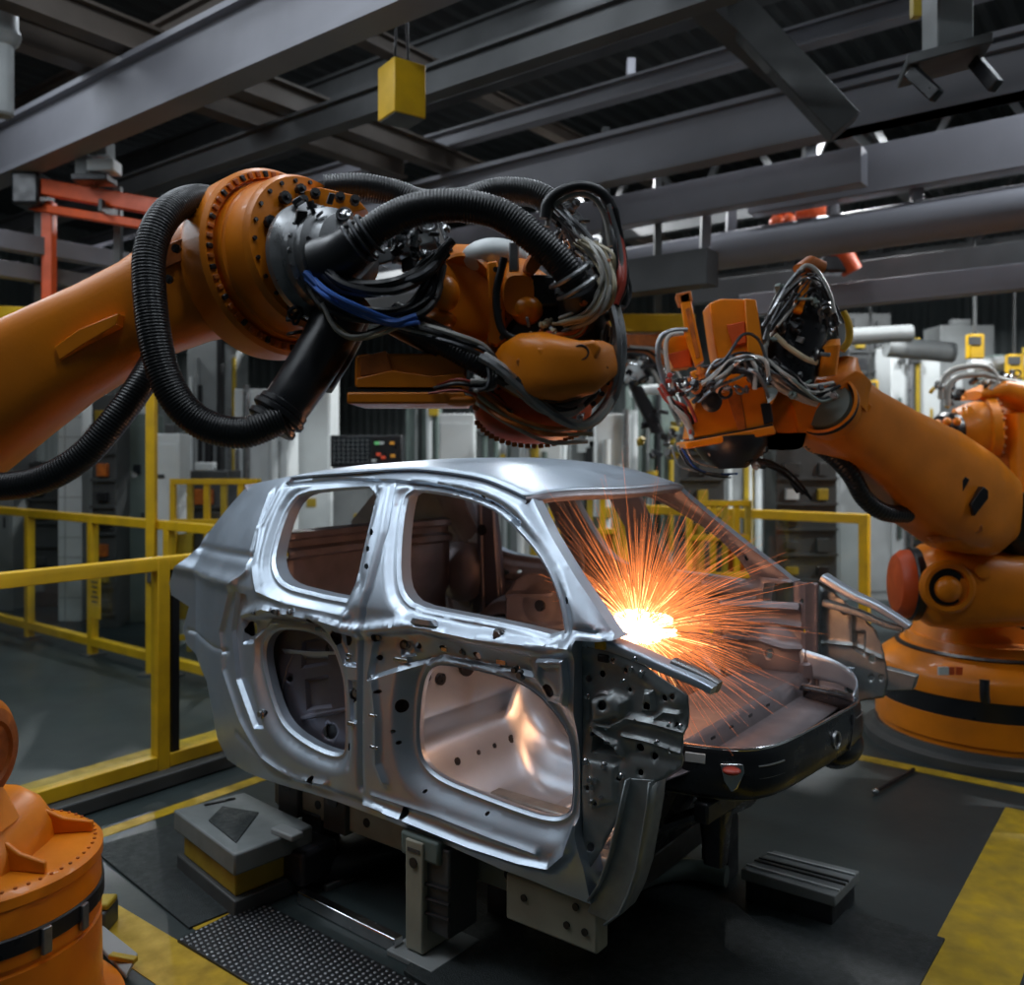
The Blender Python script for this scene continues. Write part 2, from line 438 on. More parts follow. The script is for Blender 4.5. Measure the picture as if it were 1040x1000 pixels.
# closing panel seen behind the rear lower opening, and its pressed ribs
def closing(mirror):
    lo = S([(255,632),(310,632),(340,650),(350,690),(352,775),(330,775),(290,765),(262,720),(252,660)])
    lo = dens(lo, 0.02); hs = [circ(310,665,3.4,4.2), circ(314,750,7,8), circ(273,695,3)]
    FT_ = (([(285,655),(300,652),(312,655),(312,680),(284,685)], 0.02), ([(288,695),(312,690),(316,725),(290,728)], 0.018), ([(285,733),(342,722),(342,727),(285,738)], -0.025))
    ex = []
    for px, dp in FT_: ex += follow(dens(S(px), .008), (0, .0075, -.0075, .015, -.015), True)
    p2, t2 = tri_panel(lo, hs, 0.02, ex); r = np.zeros(len(p2))
    for px, dp in FT_:
        q = S(px); r += np.where(inside(p2, q), dp*sst(dist(p2, q)/0.015), 0)
    mb = MB(); V = []
    for (u, z), k in zip(p2, r):
        w = 0.128+Wf(u, z)+k; V.append(mb.bm.verts.new(car(u, WT-w if mirror else w, z)))
    for f in t2: mb.bm.faces.new([V[i] for i in f])
    return mb
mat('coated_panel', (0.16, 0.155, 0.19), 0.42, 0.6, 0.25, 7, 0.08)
for mir in (False, True): 
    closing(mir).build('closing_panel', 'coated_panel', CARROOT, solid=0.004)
    for x_, y_, r_ in ((310,665,.028),(314,750,.05),(273,695,.022)):
        u, z = side_uz(x_, y_); w = .15+Wf(u, z); MB().lathe(car(u, WT-w if mir else w, z), -TD, [(r_,-.006),(r_,.006)], 18).build('dark_hole_disc', 'black_plastic', CARROOT)  # black discs put the dark of the open holes into colour
# ---- roof skin
seam = spline([car(u, Wf(u, z), z) for u, z in S(outer_px[:9])], 5)
def loc(p): q = p-P0; return q.dot(FD), q.dot(TD), q.z
rows = []
NR = 24
for i, p in enumerate(seam):
    u, w, z = loc(p); row = []
    for k in range(NR+1):
        t = k/NR; s = 1-(2*t-1)**2
        front = max(0, (i/(len(seam)-1)-0.75)/0.25)
        g = 0.012*(math.exp(-((t-0.03)/0.012)**2)+math.exp(-((t-0.97)/0.012)**2))
        row.append(car(u+front*0.10*s, w+(WT-2*w)*t, z+0.045*(1-(2*t-1)**4)*(0.35+0.65*min(1, i/8))-0.03*front*s-g))
    rows.append(row)
MB().grid(rows).build('roof_panel', 'bare_steel', CARROOT, solid=0.012, soff=-1, angle=60)
# header rails under the roof
for (u0, dz, nm) in ((seam[-1], -0.035, 'front_header'), (seam[0], -0.04, 'rear_header')):
    u, w, z = loc(u0); fr = 0.10 if nm == 'front_header' else 0
    MB().grid([[car(u+fr*(1-(2*t-1)**2)+o, w+(WT-2*w)*t, z+0.045*(1-(2*t-1)**4)*(1 if fr else .35)-0.03*(1 if fr else 0)*(1-(2*t-1)**2)+dd) for t in [k/16 for k in range(17)]]
               for o, dd in ((0.0, -0.006), (0.005, -0.03), (-0.03, -0.05), (-0.10, -0.05), (-0.12, -0.015))]).build(nm, 'reflection_tinted_steel', CARROOT, solid=0.004)
roof_bows = []
for f in (0.3, 0.55, 0.75):
    u, w, z = loc(seam[int(f*(len(seam)-1))])
    MB().grid([[car(u+o, w+0.03+(WT-2*w-0.06)*t, z+0.045*(1-(2*t-1)**4)*0.9+dd) for t in [k/12 for k in range(13)]] for o, dd in ((-.04, -.02), (-.03, -.045), (.03, -.045), (.04, -.02))]).build('roof_bow', 'reflection_tinted_steel', CARROOT, solid=0.004)
# ---- floor pan with tunnel, heel board and rear bulkhead
prof = [(0.10,0.62),(0.06,0.55),(0.0,0.50),(-0.25,0.49),(-0.55,0.49),(-0.70,0.50),(-0.80,0.545),(-0.87,0.63),(-0.92,0.74),(-0.95,0.79),(-1.00,0.815),(-1.12,0.82),(-1.16,0.85),(-1.19,0.95),(-1.21,1.12),(-1.25,1.15),(-1.6,1.10),(-1.85,1.08)]
fl = spline([Vector((a, 0, b)) for a, b in prof], 4); rows = []
for p in fl:
    row = []
    for k in range(49):
        t = k/48; w = 0.115+(WT-0.23)*t; z = p.z
        if p.x > -0.95:
            tn = math.exp(-((w-0.95)/0.14)**4)*0.16; z += tn
            for c in (0.42, 1.48): z -= 0.012*math.exp(-((w-c)/0.10)**4) if -0.6 < p.x < -0.05 else 0
            z += 0.008*math.sin(w*42)*(0.1 < abs(w-0.95) < 0.5 and -0.7 < p.x < 0)
        if t in (0, 1): z += 0.04
        row.append(car(p.x, w, z))
    rows.append(row)
MB().grid(rows).build('floor_pan', 'bare_steel', CARROOT, solid=0.006, soff=-1, angle=60)
xm = MB()
for u in (-0.15, -0.48):
    xm.box(car(u, 0.50, 0.515), (0.07, 0.62, 0.045), (FD, TD, ZD)); xm.box(car(u, 1.40, 0.515), (0.07, 0.62, 0.045), (FD, TD, ZD))
xm.build('seat_crossmember', 'bare_steel', CARROOT, bevel=0.012)
for w, u, z, rr in ((0.35,-0.905,0.70,.018),(0.5,-0.905,0.70,.012),(0.62,-0.905,0.70,.012),(0.75,-0.905,0.70,.02)):
    MB().lathe(car(u+0.006, w, z), FD*0.9+ZD*0.35, [(rr, 0), (rr, 0.006)], 14).build('dark_hole_disc', 'black_plastic', CARROOT)
for w, z, rr in ((0.3,1.0,.03),(0.45,1.02,.022),(0.55,.99,.03),(0.75,1.02,.055),(1.1,1.02,.055),(1.3,1.0,.03)):
    MB().lathe(car(-1.2, w, z), FD, [(rr, 0), (rr, 0.03)], 16).build('dark_hole_disc', 'black_plastic', CARROOT)  # black discs stand for the darkness inside the bulkhead holes
# ---- rear end: lower back panel, tailgate sill, D-pillar closing
bk = MB(); rows = []
for z, o in ((0.80,0),(0.9,.02),(1.0,.02),(1.05,0),(1.2,0.0),(1.26,.03),(1.50,.035),(1.53,.03),(1.545,.06),(1.575,.06),(1.59,.02),(1.63,.02),(1.645,.055),(1.67,.05),(1.68,.0)):
    rows.append([car(-2.14+o+0.05*(2*t-1)**2, 0.30+(WT-0.60)*t, z) for t in [k/20 for k in range(21)]])
bk.grid(rows).build('rear_back_panel', 'reflection_tinted_steel', CARROOT, solid=0.01, angle=50)
for w, z, r in ((.62,1.44,.022),(.78,1.43,.014),(.55,1.40,.012),(1.1,1.43,.02),(1.3,1.4,.014)):
    MB().lathe(car(-2.115+0.05*(2*(w-.3)/(WT-.6)-1)**2, w, z), FD, [(r,0),(r,.012)], 14).build('dark_hole_disc', 'black_plastic', CARROOT)  # dark of the panel holes, drawn as black discs
# ---- wheel housings inside, strut tower dome
for mir in (0, 1):
    mb = MB(); rows = []
    for i in range(13):
        a = math.pi*i/12; row = []
        for wv, k in ((0.13, 1.0), (0.28, 1.0), (0.36, 0.93), (0.40, 0.75)):
            row.append(car(-1.52+0.36*k*math.cos(a), WT-wv if mir else wv, 0.82+0.42*k*math.sin(a)))
        rows.append(row)
    mb.grid(rows).build('wheel_housing', 'reflection_tinted_steel', CARROOT, solid=0.004)
# interior pressings on the inner far wall
# cowl crossmember, dash, engine-bay shelf
MB().grid([[car(u, (.46 if u > .24 else .15)+(WT-.15-(.46 if u > .24 else .15))*t, z) for t in [k/16 for k in range(17)]] for u, z in ((0.43,0.90),(0.28,0.905),(0.235,0.915),(0.215,0.975),(0.195,0.99),(0.05,0.985),(-0.08,0.985),(-0.085,0.93))]).build('front_shelf', 'reflection_tinted_steel', CARROOT, solid=0.012)
for w in (0.62, 0.8, 1.0, 1.2): MB().box(car(0.222, w, 0.95), (0.012, 0.045, 0.03), (FD, TD, ZD)).build('shelf_clip', 'black_plastic', CARROOT, bevel=0.004)
# ================================================================ CAR FRONT: aprons, rails, bumper
def plane_uz(px, py, w):
    d = Vector(((px-CX)/FPX, 1, -(py-HY)/FPX)); t = (w+P0T)/d.dot(TD); q = d*t+Vector((0, 0, EYE))
    return ((q-P0).dot(FD), q.z)
def flat_panel(px, w, holes=(), step=0.014, feats=(), sgn=1, curve=None):
    """pressed panel on the plane w; feats: (kind, px list, depth, edge) in relief towards +w*sgn"""
    T_ = lambda L: [plane_uz(x, y, w) for x, y in L]
    lo = dens(T_(px), 0.02); hs = [T_([(x+r*math.cos(2*math.pi*i/12), y+r*1.15*math.sin(2*math.pi*i/12)) for i in range(12)]) for x, y, r in holes]
    ex = []
    for kind, q, a, e in feats:
        if kind == 'line': ex += follow(dens(T_(q), .008, False), (0, .8*e, -.8*e, 1.6*e, -1.6*e), False)
        elif kind == 'area': ex += follow(dens(T_(q), .008), (0, .5*e, -.5*e, e, -e), True)
    p2, t2 = tri_panel(lo, hs, step, ex); r = np.zeros(len(p2))
    for kind, q, a, e in feats:
        if kind == 'line': r += a*np.exp(-(dist(p2, T_(q), False)/e)**2)
        elif kind == 'area': qq = T_(q); r += np.where(inside(p2, qq), a*sst(dist(p2, qq)/e), 0)
        else:
            c = np.array(T_([q[:2]])[0]); dd = np.hypot(*(p2-c).T); r += a*np.clip(1-(dd/q[2])**2, 0, 1)**e
    mb = MB(); V = []
    for (u, z), k in zip(p2, r):
        ww = w+sgn*k+(curve(u, z) if curve else 0)
        V.append(mb.bm.verts.new(car(u, ww, z)))
    for f in t2: mb.bm.faces.new([V[i] for i in f])
    return mb
# near apron (engine-bay side), dark pressed steel full of holes
ap = flat_panel([(583,648),(606,652),(628,660),(650,672),(672,688),(699,706),(700,722),(699,738),(694,750),(694,763),(692,778),(676,790),(660,797),(640,800),(628,830),(612,862),(600,880),(590,872),(583,850)], 0.055,
    [(612,684,3.2),(598,689,3),(596,652,2),(617,714,4.6),(659,716,4.2),(650,759,4),(664,768,3.5),(629,790,2.6),(651,784,3),(681,763,2.5),(676,708,3.5),(684,707,3),(688,735,2.2),(606,815,2.2),(600,860,4),(597,800,2.4),(602,745,2),(640,700,2.2),(624,670,2.5),(637,680,2.6)],
    feats=[('area', [(600,705),(625,700),(642,708),(640,728),(620,733),(602,736)], -0.035, 0.03), ('line', [(602,735),(622,737),(640,728),(665,733),(696,742)], -0.022, 0.012),
           ('line', [(634,746),(660,752),(694,764)], -0.014, 0.008), ('area', [(602,742),(628,758),(628,768),(600,764)], 0.05, 0.02), ('line', [(606,741),(626,755),(632,766)], -0.025, 0.010),
           ('line', [(586,652),(588,720),(587,800),(588,850)], 0.03, 0.012), ('line', [(590,660),(620,668),(650,684),(690,712)], -0.012, 0.02),
           ('area', [(655,700),(665,700),(667,722),(652,722)], -0.02, 0.012), ('line', [(668,728),(676,722),(690,724)], -0.014, 0.007),
           ('line', [(628,772),(640,764),(690,772)], 0.012, 0.02), ('area', [(598,770),(628,776),(628,815),(600,822)], -0.012, 0.015)])
AP = ap.build('front_apron', 'dark_steel', CARROOT, solid=0.006, angle=50)
# strut dome, studs and plugs on the near apron
def apn(px, py, off): u, z = plane_uz(px, py, 0.055-off); return car(u, 0.055-off, z)
MB().lathe(apn(617,714,-0.01), -TD, [(0.052,0),(0.05,0.02),(0.042,0.028),(0.02,0.028),(0.018,0.01)], 24).build('strut_collar', 'grey_metal', CARROOT)
for x, y, r in ((603,790,.012),(609,790,.014),(606,797,.011),(617,776,.012),(598,772,.01),(615,807,.01),(627,708,.008),(600,706,.008),(605,735,.009),(620,737,.009),(632,733,.008),(648,668,.008),(655,683,.012),(645,678,.008),(636,690,.006),(600,655,.006),(634,786,.008),(670,752,.007),(683,735,.009),(694,736,.008),(604,812,.008)):
    MB().lathe(apn(x, y, -0.012), -TD, [(r*1.3,0),(r*1.3,0.02),(r*.8,0.024),(r*.8,0.034)], 10).build('weld_stud', 'chrome_metal', AP)
MB().box(apn(610,655,0.014), (0.045,0.02,0.03), (FD,TD,ZD)).build('yellow_grommet', 'yellow_paint', AP, bevel=0.006, label='bright yellow square grommet')
MB().box(apn(614,668,0.006), (0.05,0.03,0.03), (FD,TD,ZD)).build('black_grommet', 'black_plastic', AP, bevel=0.008)
# near wing rail: pale pressed top rail from the screen pillar forward
rail = [plane_uz(x, y, 0.06) for x, y in ((588,651),(612,655),(642,666),(675,681),(705,694),(722,703))]
def rail_secs(pl, w, h, b, sg):
    ps = spline([car(u, w, z) for u, z in pl], 5); out = []
    for i, p in enumerate(ps):
        d = (ps[min(i+1, len(ps)-1)]-ps[max(i-1, 0)]).normalized(); x = d.cross(ZD).normalized(); y = x.cross(d)
        k = 1-0.35*i/len(ps); out.append((p+y*h*.2+x*sg*b*0.6, x, y, b*k, h*k))
    return out
MB().loft(rail_secs(rail, 0.06, 0.022, 0.055, -1), 20, 5).build('wing_rail', 'bare_steel', CARROOT)
MB().loft(rail_secs(rail[3:], 0.10, 0.03, 0.03, -1), 16, 4).build('rail_end_bracket', 'grey_metal', CARROOT)
# near foot: bent channel hanging from the apron down to the sill
FT = 0.05
def foot(off): return [car(*(lambda q: (q[0], FT+off, q[1]))(plane_uz(x, y, FT))) for x, y in ((640,790),(663,792),(661,815),(656,845),(650,880),(642,905),(632,925),(617,936),(596,926),(601,912),(612,895),(622,868),(630,835))]
mb = MB(); mb.prism(foot(0.0), TD*0.012); mb.build('rail_foot', 'dark_steel', CARROOT, bevel=0.004)
e = [(663,792),(661,815),(656,845),(650,880),(642,905),(632,925),(617,936)]
rows = [[], [], []]
for x, y in e:
    u, z = plane_uz(x, y, FT); rows[0].append(car(u, FT-0.03, z)); rows[1].append(car(u+0.004, FT-0.01, z)); rows[2].append(car(u, FT+0.09, z))
MB().grid(rows).build('foot_flange', 'dark_steel', CARROOT, solid=0.008)
e = [(640,790),(630,835),(622,868),(612,895),(601,912)]; rows = [[], []]
for x, y in e:
    u, z = plane_uz(x, y, FT); rows[0].append(car(u, FT-0.03, z)); rows[1].append(car(u, FT+0.05, z))
MB().grid(rows).build('foot_flange', 'dark_steel', CARROOT, solid=0.008)
# far apron and rail
FW = WT-0.06
fa = flat_panel([(832,594),(850,604),(872,622),(890,640),(898,664),(902,690),(898,708),(872,712),(850,735),(832,742)], FW,
    [(858,619,3.2),(886,668,3.6),(885,688,2.4),(895,688,2.2),(868,700,2)], sgn=-1,
    feats=[('line', [(836,600),(836,740)], 0.02, 0.015), ('line', [(836,652),(866,655),(896,668)], 0.012, 0.008), ('area', [(866,640),(880,640),(880,668),(866,660)], -0.02, 0.015), ('line', [(866,610),(866,650)], 0.01, 0.006)])
fa.build('front_apron', 'dark_steel', CARROOT, solid=0.006, angle=50)
r2 = [plane_uz(x, y, FW) for x, y in ((838,586),(866,603),(890,614),(910,626),(925,636))]
MB().loft(rail_secs(r2, FW, 0.022, 0.05, 1), 20, 5).build('wing_rail', 'bare_steel', CARROOT)
r3 = [plane_uz(x, y, FW) for x, y in ((838,612),(872,622),(900,634),(918,639))]
MB().loft(rail_secs(r3, FW, 0.02, 0.03, 1), 16, 4).build('rail_end_bracket', 'dark_steel', CARROOT)
tp = [plane_uz(x, y, FW+0.02) for x, y in ((880,672),(932,686),(928,700),(880,702))]
MB().prism([car(u, FW+0.0, z) for u, z in tp], TD*0.06).build('crash_can', 'dark_steel', CARROOT, bevel=0.006)
# far hinge pillar and bright inner corner bracket
hp = flat_panel([(806,590),(831,592),(831,740),(808,748),(806,700)], WT-0.14, [(816,610,2.5),(818,640,2),(822,690,2.4),(816,725,2)], sgn=-1,
    feats=[('line', [(820,592),(820,745)], 0.025, 0.02), ('area', [(810,672),(828,672),(828,745),(810,748)], 0.02, 0.012)])
hp.build('hinge_pillar', 'reflection_tinted_steel', CARROOT, solid=0.01)
cbp = [plane_uz(x, y, WT-.13) for x, y in ((830,674),(868,678),(862,692),(858,700),(866,712),(848,730),(830,742))]
MB().prism([car(u, WT-.13, z) for u, z in cbp], TD*.02).build('corner_bracket', 'bare_steel', CARROOT, bevel=.006)
cpl = spline([Vector((.16,WT-.15,0)), Vector((.33,WT-.17,0)), Vector((.45,WT-.24,0)), Vector((.52,WT-.36,0)), Vector((.545,WT-.5,0))], 5); rows = []
for z_, f_ in ((.975,0), (1.0,0), (1.04,-.004), (1.08,-.008), (1.12,-.01)):
    rows.append([car(p_.x, p_.y+f_, .975+(z_-.975)*(1-.75*i_/len(cpl))) for i_, p_ in enumerate(cpl)])
MB().grid(rows).build('corner_sheet', 'bare_steel', CARROOT, solid=.008)
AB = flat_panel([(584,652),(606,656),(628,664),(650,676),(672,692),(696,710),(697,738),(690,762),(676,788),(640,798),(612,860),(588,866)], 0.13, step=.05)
AB.build('added_apron_backing', 'black_steel', CARROOT, solid=.006)  # added dark sheet, keeps spark light from showing through the apron holes
MB().prism([car(u, WT-.17, z) for u, z in [plane_uz(x, y, WT-.17) for x, y in ((614,500),(646,495),(658,522),(668,555),(686,580),(692,655),(636,655),(640,585),(634,535))]], TD*.03).build('pillar_panel', 'reflection_tinted_steel', CARROOT, bevel=.012, bseg=3)
# far lower door wall: pressed inner panel under the far window
fw = flat_panel([(560,588),(600,600),(680,604),(740,608),(812,612),(816,640),(818,700),(814,722),(770,712),(730,700),(690,690),(640,740),(560,720),(470,700),(470,640)], WT-0.145,
    [(785,662,3.6),(773,698,3.4),(793,697,5),(700,650,3),(722,640,3)], sgn=-1,
    feats=[('line', [(735,613),(800,617),(815,618)], 0.03, 0.014), ('line', [(735,628),(790,632),(815,636)], 0.02, 0.01), ('line', [(730,648),(775,648),(800,656),(815,658)], 0.025, 0.010),
           ('dome', (785,664,0.16), 0.05, 0.7), ('line', [(700,640),(715,668),(735,690),(812,712)], 0.02, 0.012), ('area', [(735,690),(775,695),(812,705),(812,690),(760,685),(738,678)], 0.012, 0.01),
           ('line', [(560,650),(640,660),(700,675)], 0.02, 0.02), ('line', [(735,612),(735,690)], 0.014, 0.008), ('area', [(480,660),(560,670),(560,700),(480,690)], 0.02, 0.02)])
fw.build('door_wall_panel', 'reflection_tinted_steel', CARROOT, solid=0.008, angle=50)
# interior seen through the near front window: far quarter trim, dark pillar channel, wheel-arch dome, lit dash panel
FQ = WT-.19
MB().prism([car(u, FQ, z) for u, z in [plane_uz(x, y, FQ) for x, y in ((424,541),(446,503),(484,506),(485,552),(455,548))]], TD*.02).build('quarter_trim', 'bare_steel', CARROOT, bevel=.01)
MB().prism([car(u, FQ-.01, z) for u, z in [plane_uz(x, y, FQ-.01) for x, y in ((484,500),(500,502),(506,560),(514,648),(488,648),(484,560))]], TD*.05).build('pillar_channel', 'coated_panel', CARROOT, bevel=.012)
for xa, xb in ((488,492),(500,509)): MB().bar(car(*(lambda q: (q[0], FQ-.015, q[1]))(plane_uz(xa, 510, FQ-.015))), car(*(lambda q: (q[0], FQ-.015, q[1]))(plane_uz(xb, 646, FQ-.015))), .03, .02).build('channel_flange', 'reflection_tinted_steel', CARROOT, bevel=.006)
q = plane_uz(466, 580, FQ-.01); MB().lathe(car(q[0], FQ+.02, q[1]), -TD, [(.20,0),(.19,.05),(.15,.10),(.08,.125),(.02,.13)], 32).build('arch_dome', 'reflection_tinted_steel', CARROOT)
q = plane_uz(490, 538, FQ-.03); MB().lathe(car(q[0], FQ-.03, q[1]), -TD, [(.035,0),(.035,.008)], 16).build('dark_hole_disc', 'black_plastic', CARROOT)
dp = flat_panel([(514,650),(514,606),(522,590),(535,582),(550,582),(562,592),(570,612),(576,652)], .98, [], sgn=-1, feats=[('dome', (548,614,.10), .02, .7), ('line', [(516,603),(560,602)], .02, .01), ('line', [(520,634),(572,634)], .015, .01)])
dp.build('dash_panel', 'reflection_tinted_steel', CARROOT, solid=.008)
q = plane_uz(548, 615, .95); MB().lathe(car(q[0], .96, q[1]), -TD, [(.03,0),(.03,.012)], 16).build('dark_hole_disc', 'black_plastic', CARROOT)  # black disc in place of the shaded hole
# lower inner wall on the far side and the front bulkhead below it
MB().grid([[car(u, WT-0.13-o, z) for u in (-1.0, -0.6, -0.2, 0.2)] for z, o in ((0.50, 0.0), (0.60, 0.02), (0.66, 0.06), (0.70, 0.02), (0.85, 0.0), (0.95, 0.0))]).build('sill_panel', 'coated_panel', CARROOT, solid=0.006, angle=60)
# bumper: dark fascia with a bright lip, pressed pockets, tow-eye rings and red reflector
bp = [(-0.02,.30),(0.10,.31),(0.20,.335),(.30,.36),(.40,.40),(.47,.46),(.515,.56),(.54,.72),(.56,.95),(.57,1.15),(.575,1.30),(.56,1.42),(.50,1.50),(.40,1.55),(.25,1.58)]
bs = spline([Vector((a, b, 0)) for a, b in bp], 6); nb = len(bs)
def brow(z, o, i0=0):
    out = []
    for i, p in enumerate(bs):
        d = (bs[min(i+1, nb-1)]-bs[max(i-1, 0)]); d.normalize(); n_ = Vector((d.y, -d.x, 0))
        q = p+n_*o; out.append(car(q.x, q.y, z-0.06*max(0, (i/nb-.55))+0.015*max(0, .3-i/nb)))
    return out
BM = MB().grid([brow(0.985,-0.03), brow(1.0,-0.012), brow(1.0,0.0), brow(0.985,0.006), brow(0.96,0.004), brow(0.93,0.012), brow(0.88,0.014), brow(0.84,0.006), brow(0.82,-0.01), brow(0.81,-0.05)]).build('front_bumper', 'black_steel', CARROOT, solid=0.008, angle=60)
MB().tube(brow(1.003,-0.004)[::3], 0.008, 8).build('bumper_lip', 'chrome_metal', BM)
MB().tube(brow(0.808,-0.045)[::3], 0.009, 8).build('lower_lip', 'olive_beige', BM)
def bpt(f, z, o):
    i = f*(nb-1); k = min(nb-2, int(i)); p = bs[k].lerp(bs[k+1], i-k); d = (bs[k+1]-bs[k]).normalized(); n_ = Vector((d.y, -d.x, 0))
    q = p+n_*o; zz = z-0.06*max(0, f-.55)+0.015*max(0, .3-f)
    return car(q.x, q.y, zz), (FD*n_.x+TD*n_.y), (FD*d.x+TD*d.y)
p, nn, tt = bpt(0.60, 0.915, 0.012); MB().lathe(p, nn, [(0.040,0),(0.038,0.012),(0.030,0.012),(0.026,-0.004),(0.01,-0.006)], 24).build('tow_eye_cup', 'grey_metal', BM)
p, nn, tt = bpt(0.285, 0.93, 0.014)
MB().prism([p+tt*a+ZD*b for a, b in ((-.042,.028),(.042,.032),(.046,0),(.02,-.06),(.0,-.075),(-.03,-.03))], nn*0.012).build('badge_plate', 'chrome_metal', BM, bevel=0.004)
MB().ell(p+nn*0.012+ZD*0.006, 0.034, 0.034, 0.014, (tt, nn, ZD)).build('red_reflector', 'red_cable', BM, label='dark red oval reflector')
for f0, f1, z in ((.36,.44,.90),(.36,.44,.945),(.70,.86,.955),(.70,.86,.895)):
    MB().tube([bpt(f0+(f1-f0)*k/5, z, 0.014)[0] for k in range(6)], 0.0035, 6).build('pressed_line', 'grey_metal', BM)
p, nn, tt = bpt(0.20, 0.965, 0.012); MB().box(p, (0.075, 0.01, 0.035), (tt, nn, ZD)).build('part_label', 'machine_white', BM, bevel=0.002, label='small pale label plate')
rk = MB(); rk.bar(bpt(.66,.84,.014)[0], bpt(.69,.975,.014)[0], 0.012, 0.012); rk.build('pressed_line', 'dark_metal', BM)
MB().grid([[car(u, .14+1.60*k_/12, z) for k_ in range(13)] for u, z in ((.20,.90),(.16,.84),(.13,.70),(.10,.60),(.02,.48))]).build('light_block_panel', 'black_steel', CARROOT, solid=.006)  # added dark panel, hides the floor pan lit by the flash
# underside: front subframe legs and lower bumper support
for w, u in ((0.70,.20),):
    MB().loft([(car(u, w, z), FD, TD, a, b) for z, a, b in ((.84,.06,.05),(.72,.07,.06),(.55,.05,.05),(.42,.04,.04))], 16, 5).build('subframe_leg', 'black_steel', CARROOT)
MB().bar(car(.3,.35,.76), car(.38,1.4,.76), .06, .08).build('lower_crossmember', 'black_steel', CARROOT, bevel=0.01)
MB().tube([car(.05,.35,.62), car(.2,.6,.66), car(.22,1.0,.6), car(.1,1.5,.62)], 0.03, 10).build('subframe_tube', 'black_steel', CARROOT)
MB().ell(car(.50,1.32,.80), .10, .18, .09, (FD,TD,ZD)).build('bumper_chin', 'black_steel', CARROOT)
for w in (.25, .5, 1.35, 1.62):
    MB().box(car(-.95, w, .50), (1.9,.09,.10), (FD,TD,ZD)).build('floor_rail', 'dark_steel', CARROOT, bevel=0.015)
# ================================================================ WELDING FLASH AND SPARKS
emit('spark_glow', (1.0, 0.25, 0.06), 1.5); emit('spark_hot', (1.0, 0.55, 0.2), 5.0); emit('flash_core', (1.0, 0.46, 0.23), 55.0)
FL = P(648, 640, 3.72)
def spiky(c, n, l0, l1, r, seed, dirs):
    rr = random.Random(seed); mb = MB()
    for _ in range(n):
        d = dirs(rr); L = rr.uniform(l0, l1); s0 = rr.uniform(0.02, 0.5)*L; v = d*L
        a = c+d*s0; e_ = a+v*rr.uniform(.35, 1.0); m = (a+e_)/2; g = ZD*(-0.25*(L*.9)**2*rr.uniform(.5, 1.4)); e_ += g; m += g*0.3
        if (e_-P0).dot(TD) < .17 or (a-P0).dot(TD) < .17 or e_.z < 1.0: continue
        mb.tube([a, m, e_], lambda t, r=r*rr.uniform(.5, 1.3): r*(1-.75*t), 4, 3)
    return mb
def dome(rr):
    while True:
        v = Vector((rr.gauss(0, 1), rr.gauss(0, 1), rr.gauss(.35, .9))); 
        if v.length < .1: continue
        v.normalize(); a_ = v.dot(FD)
        if a_ < -.62 or (a_ < -.15 and v.z < .45): continue
        return v
FLR = root('welding_flash', FL, 'blazing white weld flash with orange sparks behind the near screen pillar of the car body', 'weld flash')
SPK = spiky(FL, 2600, .05, .60, .0008, 3, dome)
SPK.build('flying_sparks', 'spark_glow', FLR, weld=False, smooth=False, keep_normals=True, kind='stuff')
SPK = spiky(FL, 700, .03, .24, .0013, 5, dome)
SPK.build('hot_sparks', 'spark_hot', FLR, weld=False, smooth=False, keep_normals=True, kind='stuff', label='dense short white-hot sparks')
fm = MB(); rr = random.Random(9)
rings = []
for i in range(13):
    t = math.pi*i/12; row = []
    for k in range(28):
        a = 2*math.pi*k/28; q = (1+.28*rr.uniform(-1, 1))
        row.append(FL+Vector((.135*math.sin(t)*math.cos(a)*q, .08*math.sin(t)*math.sin(a)*q, -.070*math.cos(t)*q*(.7 if t < 1.57 else 1.1))))
    rings.append(row)
fm.rings(rings); fm.build('flash_core', 'flash_core', FLR, smooth=True)

# chrome tabs standing in for highlights, plus brackets and bolts on the near body side
def side_pt(x, y, off=0.0):
    u, z = side_uz(x, y); i_ = int(np.argmin((pts[:, 0]-u)**2+(pts[:, 1]-z)**2)); return car(u, Wf(u, z)+rel[i_]-off, z)
BS = bpy.data.objects['body_side']
for x, y, a_, b_ in ((403,671,.085,.016),(381,726,.05,.014),(382,758,.05,.014),(350,666,.04,.016),(357,735,.05,.02),(318,640,.05,.02),(349,671,.03,.02),(441,662,.035,.02),(500,675,.05,.022)):
    MB().box(side_pt(x, y, .002), (a_, .010, b_), (FD, TD, ZD)).build('highlight_tab', 'chrome_metal', BS, bevel=.003)
MB().loft([(side_pt(433,633,.0), FD, TD, .075,.03), (side_pt(433,633,.0)+ZD*.022-TD*.012, FD, TD, .055,.02)], 20, 4).build('belt_bracket', 'bare_steel', BS)
for x, y, r in ((505,645,.018),(381,648,.012),(405,656,.014),(283,621,.014),(298,621,.01),(261,622,.009),(521,688,.014),(514,683,.012),(460,664,.009),(354,706,.016),(265,725,.016)):
    MB().lathe(side_pt(x, y, -.012), -TD, [(r*1.5,0),(r*1.5,.012),(r,.016),(r*.9,.026)], 12).build('weld_nut', 'grey_metal', BS)
